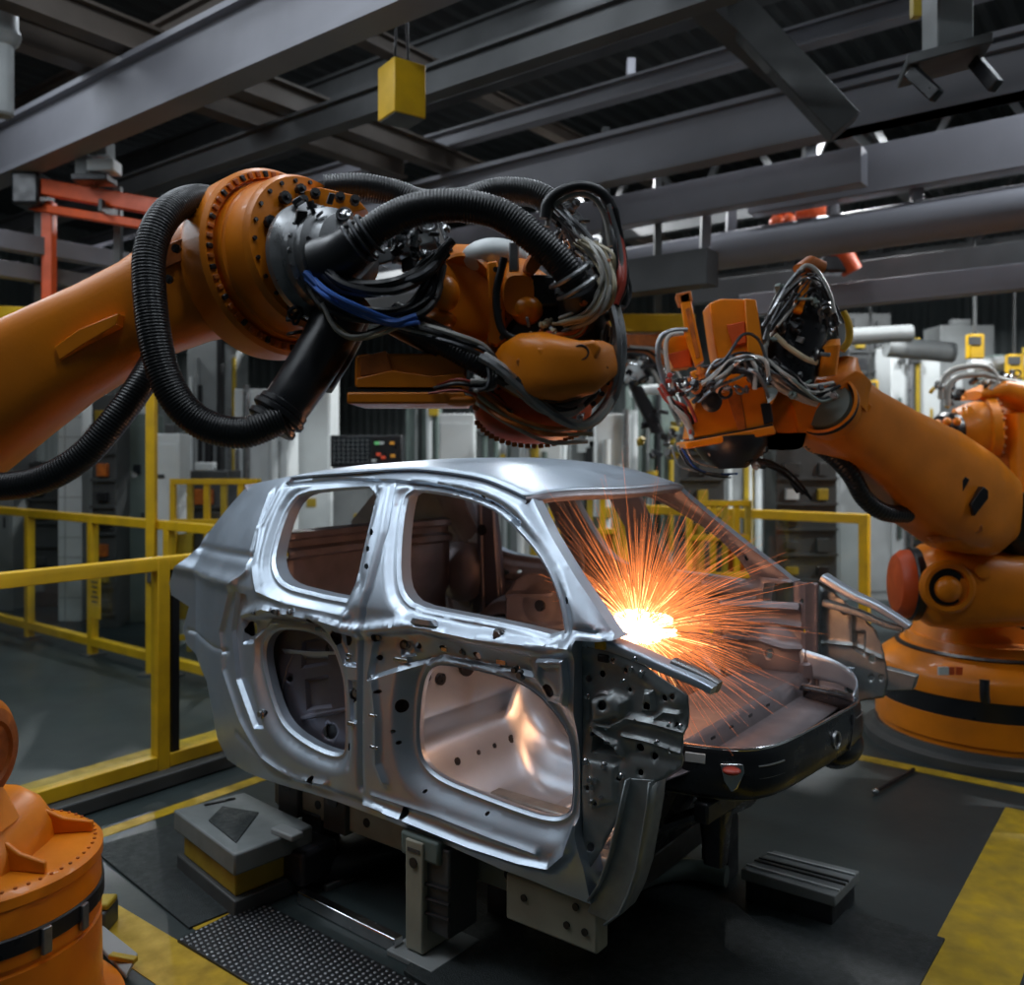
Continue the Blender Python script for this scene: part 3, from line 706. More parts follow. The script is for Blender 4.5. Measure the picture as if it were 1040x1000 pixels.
# ================================================================ ROBOTS
def px(pts, Y): return [P(x, y, (q[0] if q else Y)) for x, y, *q in pts]
def tubepx(name, pts, Y, rpx, m, root_, corr=0.0, step=None, seg=12, label=None):
    rr = (lambda t: rpx(t)*Y/FPX) if callable(rpx) else rpx*Y/FPX
    return MB().tube(px(pts, Y), rr, seg, 10, corr=corr, step=step).build(name, m, root_, label=label, angle=60 if not corr else 80)
def cables(pts, Y, n, spread, rpx, mats, root_, seed, dY=0.06):
    rr = random.Random(seed)
    for i in range(n):
        o = (rr.gauss(0, spread), rr.gauss(0, spread)); q = []
        for p in pts:
            Yq = (p[2] if len(p) > 2 else Y)+rr.uniform(-dY, dY)*0.5
            q.append(P(p[0]+o[0]*rr.uniform(.5, 1.3)+rr.gauss(0, spread*.25), p[1]+o[1]*rr.uniform(.5, 1.3)+rr.gauss(0, spread*.25), Yq))
        r = rpx*rr.uniform(.6, 1.25)*Y/FPX
        MB().tube(q, r, 7, 8).build('cable', rr.choice(mats), root_)
def clutter(cx, cy, Y, w, h, n, mats, root_, seed, names=('bracket', 'valve', 'fitting'), s0=4, s1=11):
    rr = random.Random(seed)
    for i in range(n):
        c = P(cx+rr.uniform(-w, w), cy+rr.uniform(-h, h), Y+rr.uniform(-.06, .06)); k = Y/FPX
        a = Vector((rr.gauss(0, 1), rr.gauss(0, 1), rr.gauss(0, 1))).normalized(); x, y = frame(a)
        q = rr.random()
        if q < .4: MB().box(c, (rr.uniform(s0, s1)*k*1.6, rr.uniform(s0, s1)*k, rr.uniform(s0, s1)*k*.7), (a, x, y)).build(names[0], rr.choice(mats), root_, bevel=0.003)
        elif q < .75:
            r = rr.uniform(s0, s1)*k*.55; MB().lathe(c, a, [(r,0),(r,r*1.2),(r*1.4,r*1.2),(r*1.4,r*2),(r*.6,r*2),(r*.6,r*3.2)], 10).build(names[1], rr.choice(mats), root_)
        else:
            r = rr.uniform(s0, s1)*k*.8; MB().torus(c, a, r, r*.28, 14, 6).build(names[2], rr.choice(mats), root_)
DK = ['black_rubber', 'black_plastic', 'dark_metal']; MIX = ['black_rubber', 'black_rubber', 'dark_metal', 'grey_cable', 'grey_metal']; MET = ['grey_metal', 'dark_metal', 'chrome_metal', 'dark_metal', 'black_plastic']
# ---------------------------------------------------------------- the big left robot
B1 = P(-25, 868, 3.2); B1.z = 0
R1 = root('industrial_robot', B1, 'huge orange robot reaching in from the left, its tool head above the car roof', 'robot', 'orange welding robots')
b = Vector((B1.x, B1.y, 0))
MB().lathe(b, ZD, [(.50,0),(.50,.03),(.43,.05),(.42,.10),(.415,.38),(.405,.385),(.405,.40),(.415,.405),(.415,.55),(.405,.60),(.42,.605),(.42,.64),(.40,.655),(.36,.66),(.20,.66)], 64).build('base', 'orange_paint', R1)
MB().bolts(b+ZD*.655, ZD, .392, 60, .006, .006).build('bolt_ring', 'orange_worn', R1)
MB().lathe(b+ZD*.445, ZD, [(.417,0),(.423,.005),(.423,.06),(.417,.065)], 64).build('cable_slot_band', 'black_plastic', R1)
for a in (-60, -30, -8):
    e = Vector((math.cos(math.radians(a)), math.sin(math.radians(a)), 0)); MB().box(b+e*.425+ZD*.46, (.02,.035,.09), (e, ZD.cross(e), ZD)).build('clamp', 'grey_metal', R1, bevel=0.005)
MB().loft([(b+Vector((-.02,0,z)), Vector((1,0,0)), Vector((0,1,0)), a, c) for z, a, c in ((.655,.24,.27),(.72,.23,.26),(.79,.19,.23),(.83,.12,.2))], 32, 3.5).build('rotating_column', 'orange_paint', R1)
for s_ in (-1, 1):
    MB().prism([b+Vector((.10,s_*.13,.66)), b+Vector((.34,s_*.17,.66)), b+Vector((.34,s_*.17,.70)), b+Vector((.24,s_*.15,.72)), b+Vector((.10,s_*.12,.80))], Vector((0,.02,0))).build('stiffener', 'orange_paint', R1, bevel=0.006)
sh = P(-24, 768, 3.12)
MB().lathe(sh+Vector((-.3,.05,0)), Vector((1,-.12,0)), [(.19,0),(.19,.22),(.20,.23),(.20,.30),(.165,.32)], 48).build('shoulder_joint', 'orange_paint', R1)
MB().lathe(sh+Vector((-.3,.05,0)), Vector((1,-.12,0)), [(.201,.24),(.206,.245),(.206,.285),(.201,.29)], 48, cap=False).build('joint_band', 'black_plastic', R1)
MB().lathe(sh+Vector((-.3,.05,0)), Vector((1,-.12,0)), [(.166,.318),(.164,.335),(.12,.345),(.11,.335)], 40).build('joint_cap', 'orange_worn', R1)
el = P(-250, 512, 2.80)
MB().loft([(sh+Vector((-.18,.02,0)), Vector((0,1,0)), Vector((1,0,.3)).normalized(), .12,.17), ((sh+el)/2+Vector((-.12,0,0)), Vector((0,1,0)), Vector((1,0,.3)).normalized(), .10,.14), (el, Vector((0,1,0)), Vector((1,0,.3)).normalized(), .12,.19)], 28, 3.5).build('lower_arm', 'orange_paint', R1)
MB().loft([(P(-12,868,3.1)+Vector((-.05,0,.1)), Vector((0,1,0)), Vector((1,0,0)), .12, .12), (sh+Vector((-.2,.02,0)), Vector((0,1,0)), Vector((1,0,0)), .14, .15)], 24, 4).build('shoulder_web', 'orange_paint', R1)
def arm_secs(L, depth):
    out = []; n = len(L)
    cs = [P(x, y, Y) for x, y, Y, h in L]
    for i, (x, y, Y, h) in enumerate(L):
        d = (cs[min(i+1, n-1)]-cs[max(i-1, 0)]).normalized(); X = d.cross(ZD).normalized(); up = X.cross(d)
        out.append((cs[i], X, up, (depth[i] if isinstance(depth, (list, tuple)) else depth), h*Y/FPX))
    return out
MB().loft(arm_secs([(-260,520,2.80,80),(-160,470,2.80,78),(-60,432,2.82,74),(10,392,2.84,60),(60,362,2.85,53),(110,335,2.87,50),(150,314,2.9,50),(185,296,2.93,55),(215,283,2.95,60),(245,276,2.96,60)], [.22,.21,.19,.17,.16,.15,.15,.16,.17,.17]), 32, 3.2).build('forearm', 'orange_paint', R1, angle=50)
# machined cover plates and seam on the forearm
def plate(pl, Y, off, m, root_, name='cover_plate', th=0.012, bevel=0.003): return MB().prism([P(x, y, Y) for x, y in pl], Vector((0, off, 0))).build(name, m, root_, bevel=bevel)
plate([(55,352),(80,334),(120,318),(118,330),(84,350),(60,366)], 2.69, .05, 'orange_paint', R1)
plate([(135,268),(165,250),(188,240),(190,262),(160,276),(138,286)], 2.76, .2, 'orange_worn', R1, 'motor_flange')
for x, y in ((150,268),(165,262),(180,253),(150,290),(172,284)): MB().lathe(P(x, y, 2.74), Vector((0,-1,0)), [(.014,0),(.014,.014),(.008,.014),(.008,.02)], 8).build('bolt', 'dark_metal', R1)
AX = Vector((.78, -.62, .10)).normalized(); JC = P(290, 266, 2.93); k3 = 2.93/FPX
MB().lathe(JC, AX, [(.17,-.32),(.19,-.24),(.26,-.17),(.305,-.13),(.312,-.10),(.312,-.01),(.300,.004),(.275,.006),(.272,-.015),(.265,-.015),(.262,.03)], 72).build('joint_ring', 'orange_paint', R1)
MB().lathe(JC, AX, [(.258,-.02),(.258,.03),(.252,.035),(.252,.125),(.244,.135),(.24,.145),(.20,.148),(.10,.15)], 64).build('joint_drum', 'orange_paint', R1)
mb = MB(); xx, yy = frame(AX)
for i in range(56):
    a = 2*math.pi*i/56; e = xx*math.cos(a)+yy*math.sin(a); t_ = AX.cross(e)
    MB().box(JC+e*.287+AX*.004, (.020,.016,.018), (e, t_, AX)).build('joint_lug', 'orange_worn' if i % 3 else 'black_plastic', R1, bevel=0.003)
MB().bolts(JC+AX*.146, AX, .225, 24, .007, .008).build('bolt_ring', 'dark_metal', R1)
for a, r_, s_ in ((2.5,.19,.035),(3.0,.17,.04),(3.5,.20,.03),(.9,.2,.03),(1.3,.21,.025),(-1.0,.20,.03),(-1.9,.21,.035),(-2.4,.20,.03),(.3,.2,.03)):
    e = xx*math.cos(a)+yy*math.sin(a); MB().lathe(JC+e*r_*.92+AX*.14, AX, [(s_*.5,0),(s_*.5,.02),(s_*.7,.02),(s_*.7,.032),(s_*.3,.032),(s_*.3,.045)], 10).build('cable_gland', 'black_plastic', R1)
WC = P(338, 262, 2.74)
MB().lathe(WC-AX*.06, AX, [(.19,-.02),(.19,.0),(.165,.02),(.165,.05),(.15,.06),(.15,.09),(.125,.1),(.12,.14),(.08,.15)], 48).build('wrist_flange', 'grey_metal', R1)
for r_, h_ in ((.155,.045),(.135,.085),(.175,.0)): MB().torus(WC-AX*.06+AX*h_, AX, r_, .007, 48, 6).build('steel_ring', 'chrome_metal' if r_ != .155 else 'grey_metal', R1)
MB().bolts(WC-AX*.06+AX*.048, AX, .158, 22, .007, .01).build('bolt_ring', 'grey_metal', R1)
plate([(300,196),(325,190),(360,198),(372,212),(350,218),(318,214),(303,222)], 2.80, .1, 'orange_paint', R1, 'wrist_bracket')
for x, y in ((308,205),(320,198),(360,205),(345,202)): MB().lathe(P(x, y, 2.79), Vector((.3,-1,.2)), [(.016,0),(.016,.02),(.009,.02),(.009,.03)], 8).build('bolt', 'black_plastic', R1)
clutter(330, 240, 2.70, 30, 45, 26, MET, R1, 11)
clutter(300, 330, 2.72, 16, 25, 12, DK, R1, 12)
clutter(420, 250, 2.68, 32, 22, 30, MET, R1, 13)
for x, y, w_, h_, m_ in ((412,252,30,22,'grey_metal'),(436,240,26,26,'machine_grey'),(428,268,34,14,'dark_metal'),(398,262,18,16,'grey_metal')): MB().box(P(x, y, 2.76), (w_*.003, .09, h_*.003), (Vector((.92,-.3,.2)).normalized(), Vector((.3,.95,0)).normalized(), ZD)).build('manifold_block', m_, R1, bevel=.006)
for x, y in ((446,222),(438,226)): MB().tube([P(x, y, 2.7), P(x+12, y+34, 2.68)], .008, 8).build('strut', 'chrome_metal', R1)
# thick hoses
H = lambda pts, Y, r, c=0.055, **k: tubepx('ribbed_hose', pts, Y, r, 'black_rubber', R1, corr=c, step=.0024, seg=20, **k)
H([(222,204,3.0),(195,203,2.80),(168,219,2.66),(152,258,2.60),(154,320,2.57),(165,375,2.56),(184,412,2.56),(212,433,2.57),(248,439,2.58),(288,424,2.6)], 2.60, 16.5)
H([(352,258,2.62),(372,240,2.6),(398,222,2.58),(430,211,2.56),(470,209,2.55),(510,219,2.55),(545,244,2.55),(572,270,2.56),(588,296,2.58)], 2.56, lambda t: 17.5-1.5*t)
H([(-60,492,2.68),(0,494,2.66),(45,486,2.64),(85,462,2.64),(118,425,2.66),(142,392,2.7),(158,365,2.76)], 2.66, 14.5, c=.03)
H([(330,192,2.9),(365,190,2.92),(400,196,2.95),(430,206,2.95),(470,204,2.98),(505,194,3.0),(545,198,3.0),(575,222,2.98),(590,250,2.9)], 2.95, 14)
tubepx('hose_guard', [(276,430,2.63),(300,398,2.66),(330,350,2.72),(352,305,2.78)], 2.68, lambda t: 23+5*t, 'black_plastic', R1, seg=24)
tubepx('hose_guard', [(322,390,2.80),(345,350,2.84),(362,310,2.88)], 2.84, lambda t: 17+3*t, 'black_plastic', R1, seg=20)
for t, r_ in ((.0,27),(.06,29),(.10,27)):
    a = P(276, 430, 2.63); d = (P(300,398,2.66)-a).normalized(); MB().lathe(a+d*(t*.55-.01), d, [(r_*.0029*.9,0),(r_*.0029,.006),(r_*.0029,.02),(r_*.0029*.9,.026)], 28).build('hose_collar', 'black_plastic', R1)
tubepx('hose_collar', [(330,270,2.66),(350,260,2.63),(366,246,2.6)], 2.62, lambda t: 31-7*t, 'black_plastic', R1, seg=24)
for x, y in ((362,249),(369,243),(376,238)): MB().torus(P(x, y, 2.60), (P(398,222,2.58)-P(362,249,2.6)), .064, .006, 30, 6).build('hose_clamp', 'dark_metal', R1)
for x, y in ((578,280),(586,292)): MB().torus(P(x, y, 2.565), (P(590,300,2.58)-P(572,270,2.56)), .061, .007, 30, 6).build('hose_clamp', 'grey_metal', R1)
tubepx('hose_collar', [(584,290,2.57),(590,312,2.62),(592,334,2.68)], 2.6, lambda t: 22+3*t, 'black_plastic', R1, seg=24)
# cable bundles in the middle
cables([(312,282,2.66),(335,312,2.62),(375,322,2.6),(415,318,2.6),(440,296,2.62),(448,262,2.66)], 2.62, 9, 5, 4.2, ['black_rubber','black_plastic','black_rubber','dark_metal'], R1, 21)
cables([(318,262,2.62),(350,288,2.58),(395,292,2.58),(430,278,2.6),(452,250,2.64)], 2.6, 8, 6, 4.5, ['black_rubber','black_rubber','dark_metal'], R1, 22)
cables([(310,279,2.60),(330,298,2.56),(360,314,2.55),(398,328,2.56),(425,322,2.57)], 2.56, 3, 2.5, 3.2, ['blue_cable'], R1, 23)
cables([(330,310,2.62),(345,338,2.6),(370,345,2.6),(410,330,2.6),(445,305,2.6)], 2.6, 4, 4, 1.8, ['grey_cable','tan_cable','black_rubber'], R1, 24)
cables([(376,322,2.6),(420,332,2.58),(468,345,2.56),(498,360,2.56),(502,388,2.56),(480,392,2.57)], 2.58, 5, 3, 2.6, ['black_rubber','grey_cable','dark_metal'], R1, 25)
H([(405,322,2.66),(432,338,2.63),(462,356,2.6),(498,376,2.6)], 2.62, 11.5, c=.08)
tubepx('hose_guard', [(398,322,2.68),(425,336,2.66),(452,350,2.64)], 2.66, 17, 'black_plastic', R1)
# orange wrist castings
bx = Vector((-.62,-.72,-.12)).normalized()
MB().lathe(P(470, 312, 2.78), bx, [(.05,-.16),(.15,-.12),(.165,-.02),(.168,.0),(.158,.006),(.12,-.03),(.07,-.07),(.045,-.075)], 48).build('wrist_bell', 'orange_paint', R1)
MB().ell(P(452, 298, 2.66), .045,.05,.055).build('bell_knob', 'orange_paint', R1)
MB().ell(P(447, 325, 2.70), .05,.05,.03).build('bell_knob', 'orange_paint', R1)
MB().loft(arm_secs([(440,300,2.92,50),(480,305,2.9,55),(520,315,2.85,50),(555,335,2.8,45)], .12), 24, 3.5).build('wrist_body', 'orange_paint', R1)
plate([(494,266),(505,264),(512,300),(514,345),(504,352),(496,348),(497,305)], 2.66, .10, 'orange_paint', R1, 'flange_plate', bevel=.006)
for y in (274,288,302,316,330,343): MB().lathe(P(503.5+(y-274)*.09, y, 2.655), Vector((0,-1,0)), [(.008,0),(.008,.012)], 8).build('bolt', 'dark_metal', R1)
MB().loft([(P(525,285,2.72), Vector((1,0,0)), ZD, .05,.07), (P(527,300,2.62), Vector((1,0,0)), ZD, .045,.06)], 20, 3).build('servo_motor', 'orange_paint', R1)
MB().ell(P(535,315,2.66), .05,.06,.045).build('servo_cap', 'orange_paint', R1)
MB().loft([(P(540,268,2.70), Vector((.5,0,.85)), Vector((-.85,0,.5)), .055,.022), (P(546,262,2.60), Vector((.5,0,.85)), Vector((-.85,0,.5)), .05,.02)], 16, 4).build('servo_bracket', 'orange_worn', R1)
MB().ell(P(502,262,2.80), .105,.12,.058).build('pale_cover', 'machine_white', R1, label='pale grey plastic cover')
MB().box(P(522,262,2.66), (.03,.04,.09)).build('sensor_box', 'grey_metal', R1, bevel=.005)
tubepx('cable', [(512,262),(504,300),(510,335),(528,345),(545,345)], 2.6, 4, 'black_rubber', R1)
MB().box(P(562,300,2.72), (.16,.16,.10)).build('black_housing', 'black_plastic', R1, bevel=.012)
# lower gearbox under the hoses
MB().loft([(P(417,378,2.90), Vector((1,0,0)), ZD, .17,.055), (P(417,378,2.62), Vector((1,0,0)), ZD, .165,.055)], 28, 9).build('gearbox', 'orange_paint', R1, bevel=.006)
plate([(362,384),(398,376),(440,382),(472,378),(474,398),(362,396)], 2.60, .05, 'orange_paint', R1, 'gearbox_cover')
plate([(366,362),(392,356),(398,378),(366,382)], 2.605, .05, 'orange_worn', R1)
MB().box(P(417,399,2.74), (.335,.28,.016)).build('gearbox_seam', 'black_plastic', R1)
MB().box(P(418,407,2.74), (.345,.30,.034)).build('gearbox_flange', 'orange_paint', R1, bevel=.006)
MB().ell(P(468,407,2.62), .05,.04,.018).build('flange_lug', 'orange_paint', R1)
cables([(440,396,2.6),(470,392,2.58),(500,404,2.58),(520,420,2.6)], 2.58, 4, 3, 2, ['red_cable','black_rubber','orange_worn'], R1, 26)
# round tool head
HX = Vector((.12,-.97,-.12)).normalized(); HC = P(560, 362, 2.74)
MB().lathe(HC, HX, [(.10,-.12),(.19,-.10),(.205,-.03),(.205,.02),(.19,.03),(.17,.03),(.165,.0),(.06,-.02)], 56).build('tool_head_ring', 'orange_worn', R1)
MB().bolts(HC+HX*.03, HX, .190, 30, .009, .012).build('bolt_ring', 'black_plastic', R1)
MB().lathe(HC, HX, [(.165,.0),(.15,.03),(.10,.05),(.05,.05)], 40).build('tool_head_core', 'dark_metal', R1)
hd = []
for x, y, h, Y in ((508,366,8,2.68),(520,371,24,2.64),(536,372,33,2.60),(554,374,36,2.56),(572,376,33,2.54),(590,374,28,2.54),(606,366,21,2.57),(618,358,8,2.62)): hd.append((x, y, Y, h))
MB().loft(arm_secs(hd, [.03,.07,.09,.10,.10,.09,.07,.03]), 32, 3.4).build('head_cover', 'orange_paint', R1, angle=40)
MB().prism([P(x, y, 2.46) for x, y in ((544,352),(570,350),(604,344),(612,352),(606,366),(580,372),(556,378),(548,366))], Vector((0,.06,0))).build('cover_step', 'orange_paint', R1, bevel=.012, bseg=3)
MB().tube(px([(524,384),(540,398),(560,405),(584,402),(604,390),(616,372)], 2.50), .008, 8).build('cover_seam', 'black_plastic', R1)
MB().torus(P(590,358,2.455), Vector((.0,-1,.1)), .020, .004, 20, 6).build('emblem_ring', 'dark_metal', R1)
plate([(524,366),(533,358),(542,364),(548,382),(540,388),(529,378)], 2.50, .06, 'orange_worn', R1, 'casting_patch')
rows = []
for i in range(9):
    t = i/8; row = []
    for k in range(25):
        a = math.pi*(k/24); row.append(P(543+62*(1-.55*t)*math.cos(a), 416+38*math.sin(a)*(.25+.75*t)-3*t, 2.84-.22*math.sin(math.pi*t)*math.sin(a)))
    rows.append(row)
MB().ell(P(541,416,2.76), .185,.17,.11).build('head_underpan', 'red_orange_paint', R1, label='red-orange rounded underpan')
for i in range(22):
    a = math.radians(200+i*6.5); MB().box(P(541+60*math.cos(a), 417-36*math.sin(a), 2.66), (.016,.03,.014)).build('pan_lug', 'orange_worn', R1, bevel=.003)
G3 = ['grey_cable', 'grey_metal', 'grey_cable']
cables([(623,305,2.62),(629,350,2.58),(622,402,2.56),(597,430,2.55),(566,424,2.53),(538,400,2.52),(508,374,2.52),(490,362,2.54)], 2.56, 3, 2.5, 5, ['grey_cable','grey_metal','dark_metal'], R1, 31)
cables([(604,400,2.6),(580,420,2.56),(552,414,2.54),(528,396,2.54),(505,384,2.55)], 2.56, 8, 4, 3.0, ['black_rubber','dark_metal','grey_cable','black_rubber'], R1, 32)
cables([(600,440,2.6),(560,440,2.56),(520,426,2.56),(495,410,2.58),(484,398,2.6)], 2.58, 6, 4, 2.2, ['tan_cable','red_cable','orange_worn','grey_cable'], R1, 33)
cables([(592,246,2.62),(610,262,2.58),(616,292,2.56),(602,318,2.56),(572,330,2.58)], 2.58, 14, 5, 2.0, ['tan_cable','tan_cable','grey_cable'], R1, 34)
cables([(600,320,2.6),(585,340,2.58),(560,345,2.56),(545,356,2.57)], 2.58, 8, 5, 2.0, ['tan_cable','dark_metal','orange_worn','red_cable'], R1, 35)
cables([(618,330,2.62),(612,370,2.6),(598,395,2.6),(575,412,2.6)], 2.6, 7, 4, 2.2, ['grey_metal','grey_cable','dark_metal'], R1, 36)
tubepx('loop_hose', [(553,222),(556,206),(570,194),(590,189),(610,195),(622,212),(627,240),(630,275),(634,300),(626,316),(614,322)], 2.66, 5.5, 'black_rubber', R1)
tubepx('loop_hose', [(556,230),(560,212),(576,200),(592,197),(606,204),(615,222),(620,250)], 2.68, 3, 'grey_cable', R1)
cables([(560,212,2.7),(575,228,2.68),(590,246,2.66),(606,268,2.64)], 2.66, 10, 7, 2.6, ['dark_metal','black_rubber','grey_metal'], R1, 37)
cables([(618,214,2.66),(626,250,2.64),(629,286,2.62),(622,312,2.62)], 2.64, 8, 3.5, 2.6, ['black_rubber','red_cable','grey_metal','black_rubber'], R1, 38)
MB().torus(P(630,293,2.64), Vector((.8,-.6,0)), .055, .008, 24, 6).build('loop_hose', 'black_rubber', R1)
clutter(608, 290, 2.60, 18, 35, 16, ['tan_cable','dark_metal','grey_metal','orange_worn'], R1, 14, s0=3, s1=7)
clutter(585, 235, 2.70, 22, 28, 16, MET, R1, 15, s0=3, s1=8)
clutter(560, 335, 2.62, 30, 14, 14, ['dark_metal','grey_metal','orange_worn','tan_cable'], R1, 16, s0=3, s1=7)
clutter(590, 410, 2.62, 22, 16, 10, MET, R1, 17, s0=3, s1=7)
clutter(495, 405, 2.66, 20, 14, 10, ['dark_metal','orange_worn','black_plastic'], R1, 18, s0=4, s1=8)
# ---------------------------------------------------------------- the right robot behind the car
B2 = G(1003, 752); YB = B2.y
R2 = root('industrial_robot', B2, 'orange robot on a wide round base behind the car front, arm reaching left', 'robot', 'orange welding robots')
b = B2.copy()
k = YB/FPX
def zat(py, Y=YB): return EYE-(py-HY)/FPX*Y
MB().lathe(b, ZD, [(.84,0),(.84,.06),(.78,.08),(.77,.12)], 64).build('base_plate', 'machine_dark', R2)
MB().lathe(b, ZD, [(.74,.10),(.74,.16),(.76,.165),(.76,.33),(.73,.34)], 72).build('base', 'orange_paint', R2)
MB().lathe(b, ZD, [(.755,.33),(.755,.46),(.70,.47)], 72).build('cable_band', 'black_plastic', R2)
MB().lathe(b, ZD, [(.74,.455),(.76,.465),(.76,.57),(.745,.60),(.70,.64),(.62,.70),(.56,.73),(.54,.78),(.40,.79)], 72).build('turntable', 'orange_paint', R2)
MB().lathe(b, ZD, [(.62,.70),(.625,.71),(.60,.725),(.59,.715)], 72, cap=False).build('seal_ring', 'black_rubber', R2)
for x, w_ in ((958,9),(966,5),(974,5)): MB().box(P(x, 681, YB-.76), (w_*k, .02, .05)).build('small_label', 'machine_white' if w_ > 6 else 'red_orange_paint', R2)
MB().tube([P(1000,690,YB-.78), P(1000,705,YB-.79), P(1001,712,YB-.77)], .03, 10).build('cable_gland', 'black_plastic', R2)
Y2 = 6.0
cA = P(912, 592, Y2); cB = P(1045, 598, Y2-.1); ax = (cB-cA).normalized()
MB().lathe(cA, ax, [(.10,-.04),(.19,-.02),(.225,.02),(.23,.06)], 40).build('motor_cap', 'red_orange_paint', R2)
MB().lathe(cA, ax, [(.235,.06),(.245,.07),(.245,.115),(.235,.125)], 40).build('motor_seal', 'black_rubber', R2)
MB().loft([(cA+ax*d, ax.cross(ZD).normalized(), ZD, a, c) for d, a, c in ((.11,.21,.22),(.18,.27,.27),(.30,.30,.28),(.55,.28,.26),(.75,.26,.24),(.85,.24,.235))], 36, 2.8).build('shoulder_casting', 'orange_paint', R2)
MB().lathe(P(962,596,Y2-.31), Vector((-.1,-1,0)), [(.17,-.02),(.17,.02),(.15,.035),(.125,.035),(.12,-.03),(.02,-.03)], 40).build('recess_ring', 'orange_paint', R2)
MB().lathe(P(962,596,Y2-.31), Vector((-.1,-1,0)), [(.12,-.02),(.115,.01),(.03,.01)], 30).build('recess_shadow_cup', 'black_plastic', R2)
MB().ell(P(963,598,Y2-.33), .085,.06,.085).build('recess_knob', 'orange_paint', R2)
MB().lathe(P(997,580,Y2-.33), Vector((0,-1,.1)), [(.045,0),(.045,.02),(.03,.025)], 20).build('boss', 'orange_paint', R2)
MB().lathe(cA+ax*.80, ax, [(.25,0),(.27,.02),(.27,.07),(.24,.08),(.24,.12)], 40).build('drive_flange', 'orange_worn', R2)
MB().lathe(cA+ax*.90, ax, [(.24,0),(.24,.25),(.2,.3)], 32).build('drive_motor', 'black_plastic', R2)
MB().bolts(cA+ax*.80, ax, .255, 22, .012, -.02).build('bolt_ring', 'dark_metal', R2)
MB().loft([(b+ZD*z, Vector((1,0,0)), Vector((0,1,0)), a, c) for z, a, c in ((.78,.50,.40),(.88,.46,.36),(1.0,.40,.3))], 32, 3).build('column', 'orange_paint', R2)
# link up to the elbow behind the arm, black counterweight
MB().loft([(P(1040,590,Y2+.1), Vector((0,1,0)), Vector((1,0,0)), .2,.22), (P(1035,540,Y2-.1), Vector((0,1,0)), Vector((1,0,0)), .2,.2), (P(1010,500,Y2-.2), Vector((0,1,0)), Vector((1,0,0)), .16,.2)], 28, 3).build('upper_link', 'black_plastic', R2)
MB().box(P(990,560,Y2+.1), (.75,.3,.16)).build('counterweight', 'black_plastic', R2, bevel=.04)
# main arm
MB().loft(arm_secs([(795,425,5.05,20),(820,418,5.1,34),(842,417,5.15,44),(866,432,5.25,40),(900,455,5.4,44),(940,484,5.55,54),(975,508,5.7,54),(1002,522,5.8,44),(1018,530,5.85,22)], [.13,.17,.2,.2,.21,.23,.24,.22,.15]), 36, 3.4).build('main_arm', 'orange_paint', R2, angle=50)
for pl in ([(972,494),(981,484),(985,487),(977,501)], [(986,512),(999,494),(1004,498),(1004,506),(990,524)]): plate(pl, 5.36, .16, 'black_plastic', R2, 'arm_slot')
plate([(944,546),(966,541),(984,534),(998,533),(998,539),(975,548),(950,552)], 5.44, .05, 'orange_worn', R2, 'arm_seam')
for q in (([(866,410),(872,402),(886,412),(880,424)]), ([(864,426),(876,420),(882,432),(870,438)])): plate(q, 5.02, .04, 'orange_paint', R2, 'cast_rib')
MB().loft(arm_secs([(855,366,5.1,12),(860,385,5.08,26),(850,405,5.05,34)], .12), 24, 3).build('elbow_lug', 'orange_paint', R2)
H2X = Vector((-.55,-.72,.42)).normalized()
MB().lathe(P(838,412,4.98), H2X, [(.17,-.1),(.185,-.02),(.185,.03),(.17,.04),(.165,-.01),(.05,-.02)], 40).build('elbow_ring', 'orange_paint', R2)
MB().torus(P(838,412,4.96), H2X, .17, .014, 40, 8).build('elbow_seal', 'black_rubber', R2)
MB().lathe(P(838,412,4.97), H2X, [(.15,0),(.14,.03),(.06,.05)], 32).build('elbow_core', 'machine_green', R2)
MB().loft([(P(795,448,4.95), Vector((1,0,0)), ZD, .12,.05), (P(800,425,4.95), Vector((1,0,0)), ZD, .12,.08), (P(812,400,5.0), Vector((1,0,0)), ZD, .11,.08)], 24, 3).build('wrist_root', 'orange_paint', R2)
# wrist: dark dress pack
MB().loft([(P(800,392,4.9), Vector((1,0,0)), Vector((0,1,0)), .13,.12), (P(806,350,4.88), Vector((1,0,0)), Vector((0,1,0)), .16,.14), (P(816,315,4.9), Vector((1,0,0)), Vector((0,1,0)), .14,.12), (P(818,290,4.92), Vector((1,0,0)), Vector((0,1,0)), .05,.06)], 24, 3).build('dress_pack', 'black_plastic', R2, angle=50)
MB().loft([(P(838,382,4.84), Vector((1,0,.1)), Vector((0,1,0)), .05,.06), (P(842,352,4.82), Vector((1,0,.1)), Vector((0,1,0)), .05,.06), (P(846,345,4.84), Vector((1,0,.1)), Vector((0,1,0)), .03,.04)], 18, 4).build('orange_cover', 'orange_paint', R2)
MB().bar(P(809,318,4.74), P(819,282,4.76), .05, .05).build('orange_strut', 'orange_paint', R2, bevel=.008)
MB().loft(arm_secs([(812,274,4.78,6),(822,268,4.8,8),(834,272,4.82,6)], .05), 16, 3).build('strut_cap', 'orange_worn', R2)
tubepx('loop_hose', [(778,352),(782,325),(794,300),(808,282),(818,270),(830,276),(842,298),(847,318)], 4.74, 2.6, 'grey_cable', R2)
tubepx('loop_hose', [(776,345),(784,318),(798,292),(812,274)], 4.72, 2, 'grey_metal', R2)
tubepx('loop_hose', [(776,350),(778,372),(790,392),(812,404),(830,410)], 4.74, 3.4, 'grey_cable', R2)
tubepx('pale_tube', [(787,340),(800,352),(818,364),(830,368)], 4.70, 3, 'tan_cable', R2)
cables([(782,330,4.74),(800,300,4.74),(820,282,4.76),(838,300,4.78),(846,330,4.8)], 4.75, 14, 7, 1.6, ['grey_cable','black_rubber','dark_metal','grey_metal'], R2, 41, .15)
